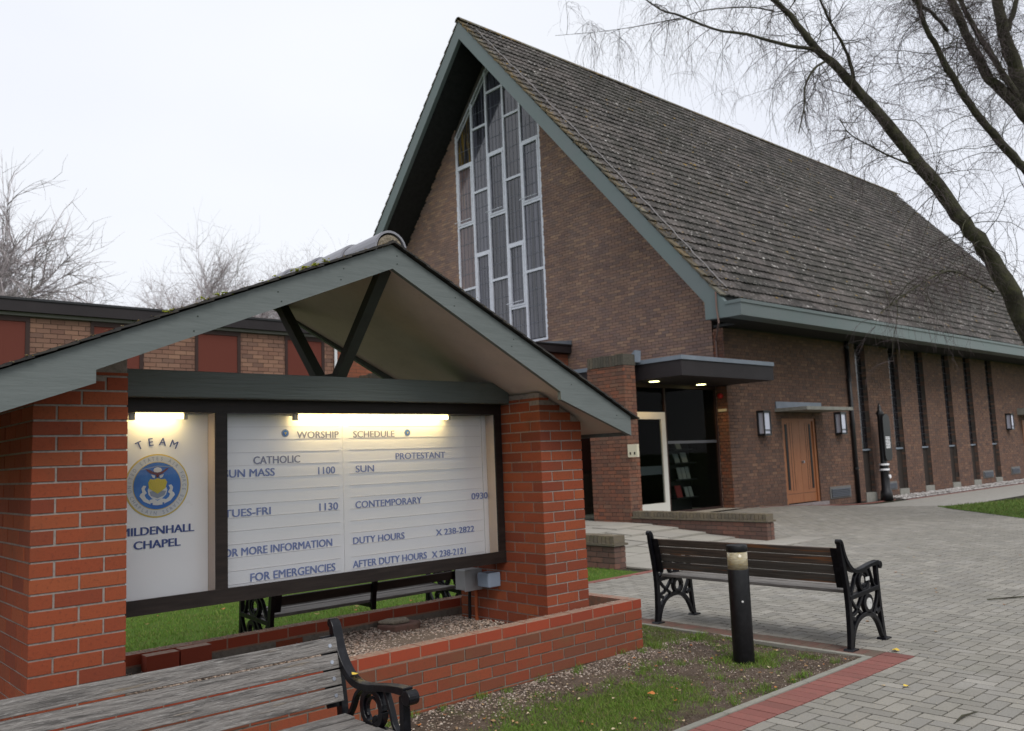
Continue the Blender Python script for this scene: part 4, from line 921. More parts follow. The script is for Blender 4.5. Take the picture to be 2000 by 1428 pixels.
def tuft_points(c, n, r): return np.stack([rng.normal(c[0], r, n), rng.normal(c[1], r, n)], 1)
tp = [tuft_points((5.70, 3.66), 260, .06), tuft_points((5.46, 3.82), 120, .04), tuft_points((5.40, 4.40), 160, .04)]
for _ in range(55): tp.append(tuft_points((rng.uniform(2.8, 6.1), rng.choice([rng.uniform(3.16, 3.3), rng.uniform(3.4, 4.1), rng.uniform(4.36, 4.46)])), 45, .022))
for _ in range(12): tp.append(tuft_points((rng.uniform(5.42, 6.12), rng.uniform(4.3, 6.0)), 45, .025))
tp = np.concatenate(tp); tp = tp[((tp[:, 0] - 5.57) ** 2 + (tp[:, 1] - 3.73) ** 2 > .0066) & (tp[:, 1] > 3.135) & ~((tp[:, 0] < 5.34) & (tp[:, 1] > 4.47)) & (tp[:, 0] < 6.17)]
blades('grass_tufts', np.stack([tp[:, 0], tp[:, 1], soil_z(tp[:, 0], tp[:, 1]) - .003], 1), .02, .055, .0018, 'blade_bright')
# fallen leaves and litter
def leafmesh(mb, p, r, rz, curl=.3, lobes=5):
    k = []; n = 14
    for i in range(n):
        a = 2 * math.pi * i / n; rr = r * (.62 + .38 * abs(math.cos(lobes * a / 2))) ; x, y = rr * math.cos(a) * 1.15, rr * math.sin(a) * .85
        k.append((p[0] + x * math.cos(rz) - y * math.sin(rz), p[1] + x * math.sin(rz) + y * math.cos(rz), p[2] + curl * r * (.5 * math.cos(2 * a) + .5)))
    mb.add([p] + k, [(0, 1 + i, 1 + (i + 1) % n) for i in range(n)]); return mb
def leaf(label, p, r, rz, m_):
    o = leafmesh(MB(), (0, 0, 0), r, rz).build('fallen_leaf', m_); o.location = p; return setp(o, label, 'leaf')
leaf('orange leaf lying in the grass at the bottom of the picture', (4.36, 3.62, .035), .032, .4, 'leaf_orange')
leaf('yellow leaf caught on the arm of the foreground bench', (2.108, 3.44, .612), .020, 1.9, 'leaf_yellow')
leaf('yellow leaf on the paving by the foot of the brown bench', (6.50, 3.03, .01), .034, .2, 'leaf_yellow')
leaf('small yellow leaf on the grey pavers right of the red edging', (5.60, 2.56, .008), .022, 1.2, 'leaf_yellow')
b = MB()
for _ in range(170):
    u, v = random.uniform(2.6, 6.1), random.uniform(3.18, 4.35); leafmesh(b, (u, v, float(soil_z(u, v)) + .014), random.uniform(.007, .016), random.uniform(0, 6), .5, 3)
for _ in range(40):
    u, v = random.uniform(1.5, 8), random.uniform(7.6, 11); leafmesh(b, (u, v, .045), random.uniform(.015, .03), random.uniform(0, 6), .4, 3)
for _ in range(60):
    u, v = random.uniform(5, 14), random.uniform(0, 7.3)
    if pav_ok(u, v): leafmesh(b, (u, v, .004), random.uniform(.008, .02), random.uniform(0, 6), .3, 3)
setp(b.build('leaf_litter', 'leaf_brown'), kind='stuff')
o = MB().tube([(5.05, 2.05, .012), (5.16, 2.06, .014), (5.30, 2.03, .011)], [.003, .006, .003], 6).build('stick', 'bark'); setp(o, 'short dark stick on the pavers near the bottom edge', 'stick')
o = MB().tube([(9.05, 3.28, .012), (9.3, 3.12, .014), (9.5, 3.02, .011)], [.005, .008, .003], 6).build('stick', 'bark'); setp(o, 'dark twig lying on the paving right of the brown bench', 'stick')

# ------------------------------------------------------------------ low walls by the entrance
def low_wall(label, u0, u1, v0, v1, ztop_, group=None):
    t = thing('low_wall', label, 'wall', ((u0 + u1) / 2, (v0 + v1) / 2, 0), 0, group)
    zc = ztop_ - .105
    MB().box(u0 + .008, u1 - .008, v0 + .008, v1 - .008, -.05, zc - .03).build('mortar_core', 'dark_mortar', t)
    keep = lambda a, z: z > float(gz(u0 - .1, a)) - .02
    r = bond(v0, v1, zc - .035 - .075 * 5, zc - .035, keep=keep); c1, s1 = wall_pieces(r, 'y', u0, -1, .1, .003)
    r = bond(v0, v1, zc - .035 - .075 * 5, zc - .035, keep=keep); c3, s3 = wall_pieces(r, 'y', u1, 1, .1, .003)
    r = bond(u0 + .105, u1 - .105, zc - .035 - .075 * 5, zc - .035) if u1 - u0 > .25 else bond(u0 + .103, u1 - .103, zc - .41, zc - .035, L=.11)
    c2, s2 = wall_pieces(r, 'x', v0, -1, .1, .003) if r else (np.zeros((0, 3)), np.zeros((0, 3)))
    pieces('brick', np.concatenate([c1, c2, c3]), np.concatenate([s1, s2, s3]), 'old_brick', t, 300)
    MB().box(u0 - .03, u1 + .03, v0 - .03, v1, zc - .03, zc).build('tile_course', 'moss_coping', t)
    n = int((v1 - v0) / .075); cs = [((u0 + u1) / 2, v0 + .0375 + .075 * k, zc + .0525 + rng.uniform(-.003, .003)) for k in range(n)]
    pieces('coping_brick', cs, [(u1 - u0, .066, .103)] * n, 'moss_coping', t, 300)
    return t
low_wall('low brick wall with mossy coping running up to the glass entrance', 13.0, 13.22, 8.08, 11.03, .45)
low_wall('short low brick wall with stepped coping just right of the notice board pier', 8.97, 9.2, 7.95, 12.2, .44)

# ------------------------------------------------------------------ chapel
V0, UG = 11.262, 16.85         # side wall plane, gable wall plane
VC, ZP, SL = 19.08, 14.84, 1.152
UB, UEND = 15.70, 45.2
VL = 2 * VC - V0
chapel = thing('chapel', 'tall brown brick chapel with steep tiled roof and stepped gable window', 'church', (UG + 10, VC, 0))
def zroof(v): return ZP - SL * abs(v - VC)
# gable wall backing + bricks
wtop = lambda v: zroof(v) - .66
gable = MB()
GM = UG + .013
gable.prism([(V0 + .3, 0), (17.0, 0), (17.0, wtop(17.0)), (V0 + .3, wtop(V0 + .3))], 'x', GM, UG + .3)
gable.prism([(17.0, 0), (20.85, 0), (20.85, 4.88), (17.0, 4.88)], 'x', GM, UG + .3)
gable.prism([(20.85, 0), (VL, 0), (VL, wtop(VL)), (20.85, wtop(20.85))], 'x', GM, UG + .3)
gable.prism([(20.85, 11.90), (20.85, wtop(20.85)), (VC, wtop(VC)), (VC, 13.83)], 'x', GM + .02, UG + .3)
gable_o = gable.build('gable_wall', 'dark_mortar', chapel)
WB, WL, WR = 4.92, 20.83, 17.02
win_hole = [(WR - .02, WL + .02, WB - .02, 20.)]
def keep_g(v, z): return z < wtop(v) + .06
def hole_top(v): return min(20, 11.93 + (20.83 - v) * 1.09) if v > VC else 20
r = bond(V0 + .30, 27.0, .18, 13.6, holes=win_hole, keep=keep_g)
# bricks above the sloping head of the window are hidden by the soffit; keep those left of the window only
c1, s1 = wall_pieces(r, 'y', UG, -1, .03, .002)
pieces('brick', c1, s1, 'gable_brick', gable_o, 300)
r = bond(V0, V0 + .29, .18, 4.39, kind='stretcher', L=.1125); c2, s2 = wall_pieces(r, 'y', UG, -1, .03, .004)
corner = MB().box(UG + .012, UG + .29, V0 + .012, V0 + .3, 0, 4.4).build('corner_pier', 'dark_mortar', chapel)
pieces('brick', c2, s2, 'pier_brick', corner, 300)
# side wall with slits
SLITS = [23.20, 25.30, 27.10, 29.17, 30.95, 32.95, 38.5]
W_S = .60
side = MB()
edges = [UG + .012]
holes = [(19.12, 20.75, .0, 2.30)]
for s_ in SLITS[:6]: holes.append((s_, s_ + W_S, -.1, 4.5))
prev = UG + .012
for (h0, h1, g0, g1) in sorted(holes):
    side.box(prev, h0, V0 + .012, V0 + .30, 0, 4.40); prev = h1
    if g1 < 4.4: side.box(h0, h1, V0 + .012, V0 + .30, g1, 4.40)
side.box(prev, 45.0, V0 + .012, V0 + .30, 0, 4.40)
side_o = side.build('side_wall', 'dark_mortar', chapel)
r = bond(UG, 44.9, .03, 4.385, holes=holes, kind='flemish'); c1, s1 = wall_pieces(r, 'x', V0, -1, .03, .002)
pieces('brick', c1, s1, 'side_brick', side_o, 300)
# reveals and glazing of the slits
for s_ in SLITS[:6]:
    r = bond(V0 + .0, V0 + .30, .03, 4.385, L=.32); c3, s3 = wall_pieces(r, 'y', s_ + W_S, -1, .02, .001)
    b = MB()
    for c_, z_ in zip(c3, s3): b.box(c_[0] - z_[0] / 2, c_[0] + z_[0] / 2, c_[1] - z_[1] / 2, c_[1] + z_[1] / 2, c_[2] - z_[2] / 2, c_[2] + z_[2] / 2)
    o = b.build('reveal_bricks', 'side_brick', side_o); o['kind'] = 'stuff'
    sw = MB().box(s_ - .01, s_ + W_S, V0 + .13, V0 + .16, 1.45, 4.40).build('slit_window', 'slit_glass', chapel)
    b = MB()
    for z in np.arange(1.6, 4.4, .22): b.box(s_, s_ + W_S, V0 + .122, V0 + .13, z, z + .012)
    for x in (s_ + .2, s_ + .4): b.box(x, x + .012, V0 + .121, V0 + .1295, 1.46, 4.4)
    b.build('lead_bar', 'slit_lead', sw)
    MB().box(s_, s_ + W_S, V0 + .06, V0 + .30, 1.39, 1.44).build('sill', 'lead', chapel)
    MB().box(s_, s_ + W_S, V0 + .11, V0 + .15, .24, 1.385).build('slit_panel', 'slit_panel', chapel)
    MB().box(s_ - .01, s_ + W_S + .01, V0 - .02, V0 + .29, -.02, .235).build('concrete_block', 'concrete', chapel)
# body behind the walls so nothing shows through
MB().prism([(V0 + .31, 0), (VL, 0), (VL, 4.3), (VC, wtop(VC) - .6), (V0 + .31, 4.3)], 'x', UG + 1.2, 44.6).build('inner_mass', 'dark_wall', chapel)
# vents, drainpipe, lanterns
for (u0, u1, z0, z1) in ((21.2, 22.32, .19, .50), (24.47, 25.12, .24, .48), (31.8, 32.72, .26, .51), (34.5, 35.4, .28, .55)):
    vt = MB().box(u0, u1, V0 - .02, V0 + .01, z0, z1).build('vent', 'vent_frame', chapel)
    b = MB(); n = 5
    for k in range(n):
        z = z0 + .05 + (z1 - z0 - .09) * k / n; b.prism([(V0 - .022, z), (V0 - .05, z - .005), (V0 - .05, z + .008), (V0 - .022, z + .028)], 'x', u0 + .06, u1 - .06)
    b.build('louvre', 'vent_slat', vt)
MB().tube([(22.62, V0 - .07, 4.42), (22.62, V0 - .07, .0)], .055, 12).build('drainpipe', 'black_metal', chapel, True)
b = MB()
for z in (.9, 2.1, 3.3, 4.2): MB().tube([(22.62, V0 - .07, z), (22.62, V0 - .07, z + .06)], .068, 12).build('pipe_bracket', 'black_metal', chapel)
for (u, z) in ((18.17, 1.86), (21.90, 1.85), (34.62, 1.89)):
    ln = MB().box(u - .17, u + .17, V0 - .03, V0 - .001, z, z + .60).build('wall_lantern', 'black_metal', chapel)
    b = MB(); b.box(u - .15, u + .15, V0 - .19, V0 - .03, z + .545, z + .60); b.box(u - .15, u + .15, V0 - .19, V0 - .03, z, z + .05)
    for (xa, xb) in ((u - .15, u - .125), (u + .125, u + .15)): b.box(xa, xb, V0 - .19, V0 - .165, z + .05, z + .545)
    b.box(u - .125, u + .125, V0 - .189, V0 - .168, z + .125, z + .145); b.build('cage', 'black_metal', ln)
    MB().box(u - .12, u + .12, V0 - .165, V0 - .031, z + .051, z + .544).build('lamp_glass', 'lamp_white', ln)
# side doors with hood
def sidedoor(u0, u1, z0, z1):
    d = MB(); d.box(u0, u0 + .10, V0 + .03, V0 + .12, z0, z1); d.box(u1 - .10, u1, V0 + .03, V0 + .12, z0, z1); d.box(u0 + .10, u1 - .10, V0 + .03, V0 + .12, z1 - .08, z1)
    fr = d.build('door_frame', 'door_wood', chapel); mid = (u0 + u1) / 2 + .06
    for (a, c) in ((u0 + .10, mid - .004), (mid + .004, u1 - .10)):
        lf = MB().box(a, c, V0 + .06, V0 + .11, z0 + .02, z1 - .08).build('door_leaf', 'door_wood', chapel)
        sx = a + .09 if a < mid - .2 and c < mid + .01 else c - .19
        MB().box(sx, sx + .09, V0 + .052, V0 + .0595, z0 + .35, z1 - .16).build('glazed_slot', 'black', lf)
        b = MB()
        for q in (.26, .42, .56): 
            xx = a + (c - a) * q if sx < (a + c) / 2 else c - (c - a) * q
            b.box(xx - .006, xx + .006, V0 + .057, V0 + .0598, z0 + .32, z1 - .12)
        b.box(a + .02, c - .02, V0 + .057, V0 + .0598, z0 + .24, z0 + .25); b.build('groove', 'panel_frame', lf)
    MB().tube([(mid + .05, V0 + .06, z0 + 1.02), (mid + .05, V0 + .0, z0 + 1.02)], .03, 10).build('door_knob', 'bolt', chapel)
    MB().box(u0 - .02, u1 + .10, V0 - .16, V0 + .03, z0 - .09, z0 - .002).build('door_step', 'door_step', chapel)
sidedoor(19.12, 20.75, .17, 2.30)
MB().box(18.82, 21.10, V0 - .86, V0 - .001, 2.44, 2.52).build('door_hood', 'concrete', chapel)
MB().box(18.86, 21.06, V0 - .03, V0 - .002, 2.521, 2.69).build('hood_flashing', 'lead', chapel)
sd2 = MB().box(36.15, 37.7, V0 - .02, V0 - .001, 0, 2.25).build('door_leaf', 'door_wood', chapel)
MB().box(35.75, 38.1, V0 - .7, V0 - .001, 2.45, 2.70).build('door_hood', 'concrete', chapel)
# roof
e_in, e_out = 10.50, 10.01
roof = MB()
roof.prism([(e_in, zroof(e_in) - .06), (VC, ZP - .06), (VC, ZP - .62), (e_in + .4, zroof(e_in + .4) - .62), (e_in, 4.74)], 'x', UB + .14, UEND)
roof.prism([(VC, ZP - .06), (2 * VC - e_in, zroof(e_in) - .06), (2 * VC - e_in, 4.5), (2 * VC - e_in - .4, zroof(e_in + .4) - .62), (VC, ZP - .62)], 'x', UB + .14, UEND)
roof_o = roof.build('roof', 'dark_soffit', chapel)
# bargeboards
bz = lambda v, d: zroof(v) - d
b = MB(); b.prism([(VC, bz(VC, .10)), (VC, bz(VC, .64)), (10.917, bz(10.917, .64) + .0), (10.917, 4.41), (10.40, 4.395), (10.40, bz(10.40, .10))], 'x', UB, UB + .13); b.build('bargeboard', 'church_green', chapel)
b = MB(); b.prism([(VC, bz(VC, .10)), (2 * VC - 10.4, bz(10.4, .10)), (2 * VC - 10.4, 4.395), (2 * VC - 10.9, 4.41), (2 * VC - 10.917, bz(10.917, .64)), (VC, bz(VC, .64))], 'x', UB, UB + .13); b.build('bargeboard', 'church_green', chapel)
# eaves box along the side
b = MB(); b.box(UB, UEND - 1, e_out, 10.399, 4.39, 4.735); b.build('eaves_fascia', 'church_green', chapel)
b = MB(); b.box(UB - .02, UEND - 1, e_out - .025, 10.38, 4.665, 4.738); b.build('eaves_moulding', 'church_green', chapel)
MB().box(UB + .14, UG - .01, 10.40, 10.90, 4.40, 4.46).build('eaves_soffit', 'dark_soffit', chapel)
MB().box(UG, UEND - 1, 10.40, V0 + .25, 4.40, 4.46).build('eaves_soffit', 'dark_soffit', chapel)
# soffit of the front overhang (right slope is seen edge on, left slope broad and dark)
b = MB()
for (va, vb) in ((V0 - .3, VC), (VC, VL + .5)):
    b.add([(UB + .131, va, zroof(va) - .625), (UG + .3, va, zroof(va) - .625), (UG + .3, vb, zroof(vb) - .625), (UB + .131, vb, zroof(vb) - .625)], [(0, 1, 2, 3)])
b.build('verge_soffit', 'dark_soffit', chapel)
# tiles
sd_ = math.hypot(1, SL); up = np.array([0, 1 / sd_, SL / sd_]); nr = np.array([0, -SL / sd_, 1 / sd_])
exp_, tw_ = .345, .33; tilt = .040 / exp_
e2 = up - nr * tilt; e2 /= np.linalg.norm(e2); n2 = nr + up * tilt; n2 /= np.linalg.norm(n2)
RR = np.stack([np.array([1, 0, 0]), e2, n2], 1)
SLEN = (VC - e_in) * sd_; rows = int(SLEN / exp_) + 1
cs, ss, vcs, vss = [], [], [], []
base = np.array([0, e_in - .03, zroof(e_in - .03) - .055])
for r in range(rows):
    a0 = r * exp_; ln = min(.40, SLEN - a0 + .05); umax = UEND
    u = UB - .02 - (tw_ / 2 if r % 2 else 0) * 0; prog = r / rows; ue = 43.4 + 1.9 * prog
    r_i = 0
    while u < ue:
        ww = .20 if r_i == 0 else tw_; ua, ub = u, min(u + ww - .004, ue); u += ww
        if ub - ua < .04: continue
        p = base + up * (a0 + ln / 2) + nr * (.014 + rng.uniform(-.006, .006) + .012 * math.sin(ua * .7 + r * .2)) + up * (rng.uniform(-.007, .007) + .008 * math.sin(ua * 1.3 + r)); p = p + np.array([(ua + ub) / 2, 0, 0])
        (vcs if r_i == 0 else cs).append(p); (vss if r_i == 0 else ss).append((ub - ua, ln, 1.)); r_i += 1
NX = 12; xs_ = np.linspace(-.5, .5, NX + 1); hz_ = .013 * (1 - np.cos(4 * np.pi * (xs_ + .5)))
tv_ = np.concatenate([np.stack([xs_, np.full(NX + 1, -.5), hz_ + .012], 1), np.stack([xs_, np.full(NX + 1, .5), hz_ + .012], 1), np.stack([xs_, np.full(NX + 1, -.5), hz_ - .014], 1)])
tf_ = np.array([(j, j + 1, NX + 2 + j, NX + 1 + j) for j in range(NX)] + [(2 * NX + 2 + j, 2 * NX + 3 + j, j + 1, j) for j in range(NX)] + [(0, NX + 1, NX + 1, 2 * NX + 2)][:0])
pieces('roof_tile', cs, ss, 'roof_tile', roof_o, 300, rot=RR, tv=tv_, tf=tf_)
vb8, vf8 = unit_box(); vb8 = vb8 * np.array([1, 1, .035])
pieces('verge_tile', vcs, vss, 'verge_tile', roof_o, 200, rot=RR, tv=vb8, tf=vf8)
# left slope: tile edges at the verge
upL = np.array([0, -1 / sd_, SL / sd_]); nrL = np.array([0, SL / sd_, 1 / sd_]); e2 = upL - nrL * tilt; e2 /= np.linalg.norm(e2); n2 = nrL + upL * tilt; n2 /= np.linalg.norm(n2)
RL = np.stack([np.array([-1, 0, 0]), e2, n2], 1); cs, ss = [], []
base = np.array([0, 2 * VC - e_in + .03, zroof(e_in - .03) - .055])
for r in range(rows):
    a0 = r * exp_; ln = min(.40, SLEN - a0 + .05); u = UB - .02
    while u < UEND - 1:
        wdt = tw_ - .006 if u < UB + 1.2 else 5.; ub = min(u + wdt, UEND); p = base + upL * (a0 + ln / 2) + nrL * (.014 + rng.uniform(-.003, .003)) + np.array([(u + ub) / 2, 0, 0]); cs.append(p); ss.append((ub - u, ln, .016)); u = ub + .006
pieces('roof_tile', cs, ss, 'verge_tile', roof_o, 0, rot=RL, far_name='left_slope_tiles')
# ridge tiles
cs, ss = [], []; u = UB - .03
while u < UEND + .2:
    cs.append((u + .225, VC, ZP - .02)); ss.append((.445, .26, .12)); u += .45
rv = []; n = 8
for xx in (-.5, .5):
    for j in range(n + 1): rv.append((xx, .5 * math.cos(math.pi * j / n), -.5 + math.sin(math.pi * j / n)))
rf = [(j, j + 1, n + 1 + j + 1, n + 1 + j) for j in range(n)]
pieces('ridge_tile', cs, ss, 'verge_tile', roof_o, 300, tv=np.array(rv), tf=np.array(rf))
# lichen and moss on verge
pts = []
for _ in range(260):
    s_ = random.random(); v = 10.5 + (VC - 10.5) * s_; pts.append(((UB + random.uniform(-.02, .40), v, zroof(v) + .005), random.randint(2, 5)))
clumps('lichen', pts, .042, 'verge_lichen', roof_o)
# lightning cable, slightly zigzag where it passes each course
pts = []; K = 60
for k in range(K + 1):
    s_ = k / K; v = VC - .35 - (VC - .35 - 10.62) * s_; uu = UB + .40 + .14 * math.sin(s_ * 3.0) + .03 * math.sin(k * 1.7)
    pts.append((uu, v, zroof(v) + .045 + .012 * math.sin(k * 2.3)))
MB().tube(pts, .016, 6).build('lightning_cable', 'cable', roof_o)
MB().tube([(UB - .02, 10.60, 4.98), (UB - .02, 10.60, 4.60), (UB - .02, 10.57, 4.30), (UG - .03, V0 + .18, 4.1), (UG - .04, V0 + .18, 3.35)], .02, 6).build('copper_strap', 'copper_strap', chapel)

# gable window
def vb_(k): return [20.83, 20.03, 19.31, 18.53, 17.80, 17.02][k]
rungs = [[10.87, 8.92, 6.88], [11.90, 9.86, 7.89, 5.9], [12.86, 10.89, 8.92, 6.94], [11.85, 9.87, 7.86, 5.95], [10.80, 8.93, 6.92]]
tops = lambda v: (11.93 + (20.83 - v) * 1.09) if v > VC else (11.93 + (20.83 - VC) * 1.09) - (VC - v) * 1.09
win = MB(); xw0, xw1 = UG + .0, UG + .07; fw = .078
for k in range(6):
    v = vb_(k); win.box(xw0, xw1, v - fw / 2, v + fw / 2, WB - .03, min(tops(v), wtop(v)))
win.box(xw0 - .02, xw1, WR - .03, WL + .03, WB - .07, WB - .005)
for k in range(5):
    for z in rungs[k]: win.box(xw0 + .001, xw1 - .001, vb_(k + 1) + fw / 2, vb_(k) - fw / 2, z - .036, z + .036)
for (va, vb2) in ((WL, VC), (VC, WR)):
    for d, w_ in ((.0, .06), (.16, .05)):
        p = [(va, tops(va) - d), (vb2, tops(vb2) - d), (vb2, tops(vb2) - d - w_), (va, tops(va) - d - w_)]
        if va > VC - .01: p = p[::-1]
        win.prism(p, 'x', xw0 - .01 + d * .2, xw1)
win_o = win.build('gable_window', 'white_frame', chapel)
openers = {(0, 1), (1, 3), (2, 2), (3, 3), (4, 1)}
pk = 0
for k in range(5):
    zs_ = [20.] + rungs[k] + [WB]; va, vb2 = vb_(k) - fw / 2, vb_(k + 1) + fw / 2
    for j in range(len(zs_) - 1):
        zt, zb = zs_[j] - .036, zs_[j + 1] + .036; opn = (k, j) in openers
        a, c = (va - .06, vb2 + .06) if opn else (va, vb2)
        if opn: zt -= .06; zb += .06
        if zt > 18: pts = [(c, zb), (a, zb), (a, min(tops(a), wtop(a)) - .08), (c, min(tops(c), wtop(c)) - .08)]
        else: pts = [(c, zb), (a, zb), (a, zt), (c, zt)]
        mt = 'stained_yellow' if (k, j) in ((0, 0),) else 'stained_pink' if (k, j) in ((0, 1), (0, 2)) else 'pane'
        b = MB(); b.prism(pts, 'x', UG + .045 + rng.uniform(0, .004), UG + .055); po = b.build('pane', mt, win_o)
        b = MB(); hz = zb + .45
        while hz < min(pts[2][1], pts[3][1]) - .1: b.box(UG + .036, UG + .041, c, a, hz, hz + .012); hz += .48
        for q_ in (.25, .5, .75): b.box(UG + .0365, UG + .0405, c + (a - c) * q_ - .004, c + (a - c) * q_ + .004, zb, min(pts[2][1], pts[3][1]))
        if b.v: b.build('lead_bar', 'lead_came', win_o)
        if opn:
            b = MB(); b.box(UG - .01, UG + .05, c, a, zb - .055, zb); b.box(UG - .01, UG + .05, c, a, zt, zt + .055); b.box(UG - .01, UG + .05, c - .055, c, zb - .055, zt + .055); b.box(UG - .01, UG + .05, a, a + .055, zb - .055, zt + .055)
            b.build('opening_light', 'white_frame', win_o)
            MB().tube([(UG - .05, c + .02, zb + .07), (UG - .13, a + .10, zb + .03)], .012, 6).build('window_stay', 'white_frame', win_o)

# ------------------------------------------------------------------ entrance foyer
porch = thing('entrance_foyer', 'flat roofed glass entrance with two lit ceiling lights and a white door frame', 'entrance', (15, 11.5, 0))
MB().box(13.545, 16.84, 10.04, V0 - .04, 3.03, 3.34).build('canopy', 'fascia_brown', porch)
MB().box(13.545, 16.845, V0 - .039, 13.35, 3.03, 3.34).build('canopy', 'fascia_brown', porch)
MB().box(13.52, 16.848, 10.012, 10.10, 3.341, 3.425).build('lead_edge', 'lead', porch)
MB().box(13.52, 13.62, 10.101, 13.36, 3.341, 3.425).build('lead_edge', 'lead', porch)
MB().box(13.62, 16.848, 10.101, 13.36, 3.342, 3.38).build('flat_roof', 'lead', porch)
MB().box(UG - .06, UG - .005, V0 + .05, 13.0, 3.39, 3.52).build('flashing', 'lead', porch)
MB().prism([(11.30, 3.38), (11.02, 3.62), (11.00, 3.62), (11.02, 3.38)], 'x', 13.34, 13.52).build('flashing', 'lead', porch)
for (u, v) in ((14.12, 11.18), (15.92, 11.30)):
    dl = MB().tube([(u, v, 3.022), (u, v, 3.029)], .105, 20).build('downlight', 'downlight', porch)
    l_ = bpy.data.lights.new('downlight_lamp', 'SPOT'); l_.energy = 26; l_.color = (1, .62, .24); l_.shadow_soft_size = .09; l_.spot_size = math.radians(150); l_.spot_blend = .6
    lo = link(bpy.data.objects.new('downlight_lamp', l_)); lo.location = (u, v, 3.0); attach(lo, porch)
# pier
pr = thing('brick_pier', 'weathered brown brick pier with crumbling top beside the white door frame', 'pier', (13.15, 11.5, 0))
MB().box(13.01, 13.33, 11.04, 12.01, .1, 3.40).build('mortar_core', 'dark_mortar', pr)
def pier_b(u0, u1, v0, v1, z0, z1, ztopw, par, mt='pier_brick'):
    r = bond(v0, v1, z0, z1, kind='flemish'); a1, b1 = wall_pieces(r, 'y', u0, -1, .03, .003)
    r = bond(u0 + .03, u1, z0, z1, kind='flemish'); a2, b2 = wall_pieces(r, 'x', v0, -1, .03, .003)
    pieces('brick', np.concatenate([a1, a2]), np.concatenate([b1, b2]), mt, par, 300)
    n = int((v1 - v0 + .02) / .075); cs = [((u0 + u1) / 2, v0 - .01 + .0375 + .075 * k, (ztopw + z1) / 2 + .005 + rng.uniform(-.01, .01)) for k in range(n)]
    pieces('coping_brick', cs, [(u1 - u0 + .03, .066, ztopw - z1)] * n, 'weathered_brick', par, 300)
pier_b(13.0, 13.34, 11.03, 12.02, .12, 3.31, 3.53, pr)
pr2 = thing('brick_pier', 'old brick pier with grey weathered top seen over the notice board beam', 'pier', (10.35, 15.8, 0))
MB().box(10.21, 10.54, 15.30, 16.5, 0, 3.3).build('mortar_core', 'dark_mortar', pr2)
pier_b(10.2, 10.55, 15.29, 16.55, 2.2, 3.35, 3.5, pr2)
MB().box(10.56, 13.5, 13.4, 16.1, 3.1, 3.33).build('flat_roof', 'fascia_brown', porch)
MB().box(10.56, 13.54, 13.38, 16.12, 3.331, 3.40).build('lead_edge', 'lead', porch)
# glazing and interior
GV = 11.56
MB().box(13.345, 16.84, GV, GV + .05, .22, .30).build('threshold', 'panel_frame', porch)
MB().box(13.345, 16.84, GV, GV + .06, 2.95, 3.029).build('head_frame', 'panel_frame', porch)
for u in (14.90, 16.78): MB().box(u, u + .05, GV, GV + .06, .30, 2.95).build('mullion', 'panel_frame', porch)
dr = MB(); dr.box(13.72, 14.88, GV - .02, GV + .03, 2.27, 2.42); dr.box(14.74, 14.88, GV - .02, GV + .03, .31, 2.27); dr.box(13.72, 13.84, GV - .02, GV + .03, .31, 2.27); dr.prism([(13.84, .31), (14.74, .31), (14.74, .50), (13.84, .50)], 'y', GV - .02, GV + .03)
door = dr.build('white_door', 'door_white', porch)
MB().add([(13.84, GV + .01, .5), (14.74, GV + .01, .5), (14.74, GV + .01, 2.27), (13.84, GV + .01, 2.27)], [(0, 1, 2, 3)]).build('glass_pane', 'foyer_glass', door)
MB().add([(14.96, GV + .03, .30), (16.78, GV + .03, .30), (16.78, GV + .03, 2.94), (14.96, GV + .03, 2.94)], [(0, 1, 2, 3)]).build('glass_pane', 'foyer_glass', porch)
MB().add([(13.35, GV + .035, 2.43), (14.9, GV + .035, 2.43), (14.9, GV + .035, 2.94), (13.35, GV + .035, 2.94)], [(0, 1, 2, 3)]).build('glass_pane', 'foyer_glass', porch)
MB().box(14.96, 16.78, GV + .02, GV + .06, 1.74, 1.80).build('transom_bar', 'vent_slat', porch)
MB().box(13.86, 14.72, GV + .02, GV + .05, 1.10, 1.28).build('door_push_bar', 'vent_slat', door)
MB().add([(13.1, 12.03, .2), (13.1, 13.35, .2), (13.1, 13.35, 3.03), (13.1, 12.03, 3.03)], [(0, 1, 2, 3)]).build('glass_pane', 'foyer_glass', porch)
b = MB(); b.box(13.08, 13.14, 12.03, 16.1, .1, .22); b.box(13.08, 13.14, 12.03, 16.1, 2.3, 2.40); b.box(13.08, 13.14, 13.3, 13.4, .22, 3.03); b.build('side_frame', 'lead', porch)
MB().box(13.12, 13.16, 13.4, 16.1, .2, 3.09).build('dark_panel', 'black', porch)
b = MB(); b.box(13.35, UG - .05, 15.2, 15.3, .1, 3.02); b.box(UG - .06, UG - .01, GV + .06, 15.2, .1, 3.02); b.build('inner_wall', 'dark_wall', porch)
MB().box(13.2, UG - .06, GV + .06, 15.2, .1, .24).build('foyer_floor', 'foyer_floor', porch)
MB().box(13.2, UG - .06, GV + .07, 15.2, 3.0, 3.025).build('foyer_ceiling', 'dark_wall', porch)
MB().box(16.0, 16.40, 13.6, 13.62, 2.60, 2.72).build('exit_sign', 'exit_green', porch)
MB().box(15.2, 15.42, 13.4, 13.42, 2.02, 2.06).build('exit_sign', 'exit_green', porch)
rk = thing('leaflet_rack', 'leaflet rack with white and red papers standing behind the entrance glass', 'leaflet rack', (15.9, 12.0, .24))
b = MB(); b.box(15.55, 16.35, 12.06, 12.10, .24, 1.80)
for z in (.55, .95, 1.32, 1.62): b.box(15.55, 16.35, 11.86, 12.06, z - .03, z)
b.build('stand', 'black_metal', rk)
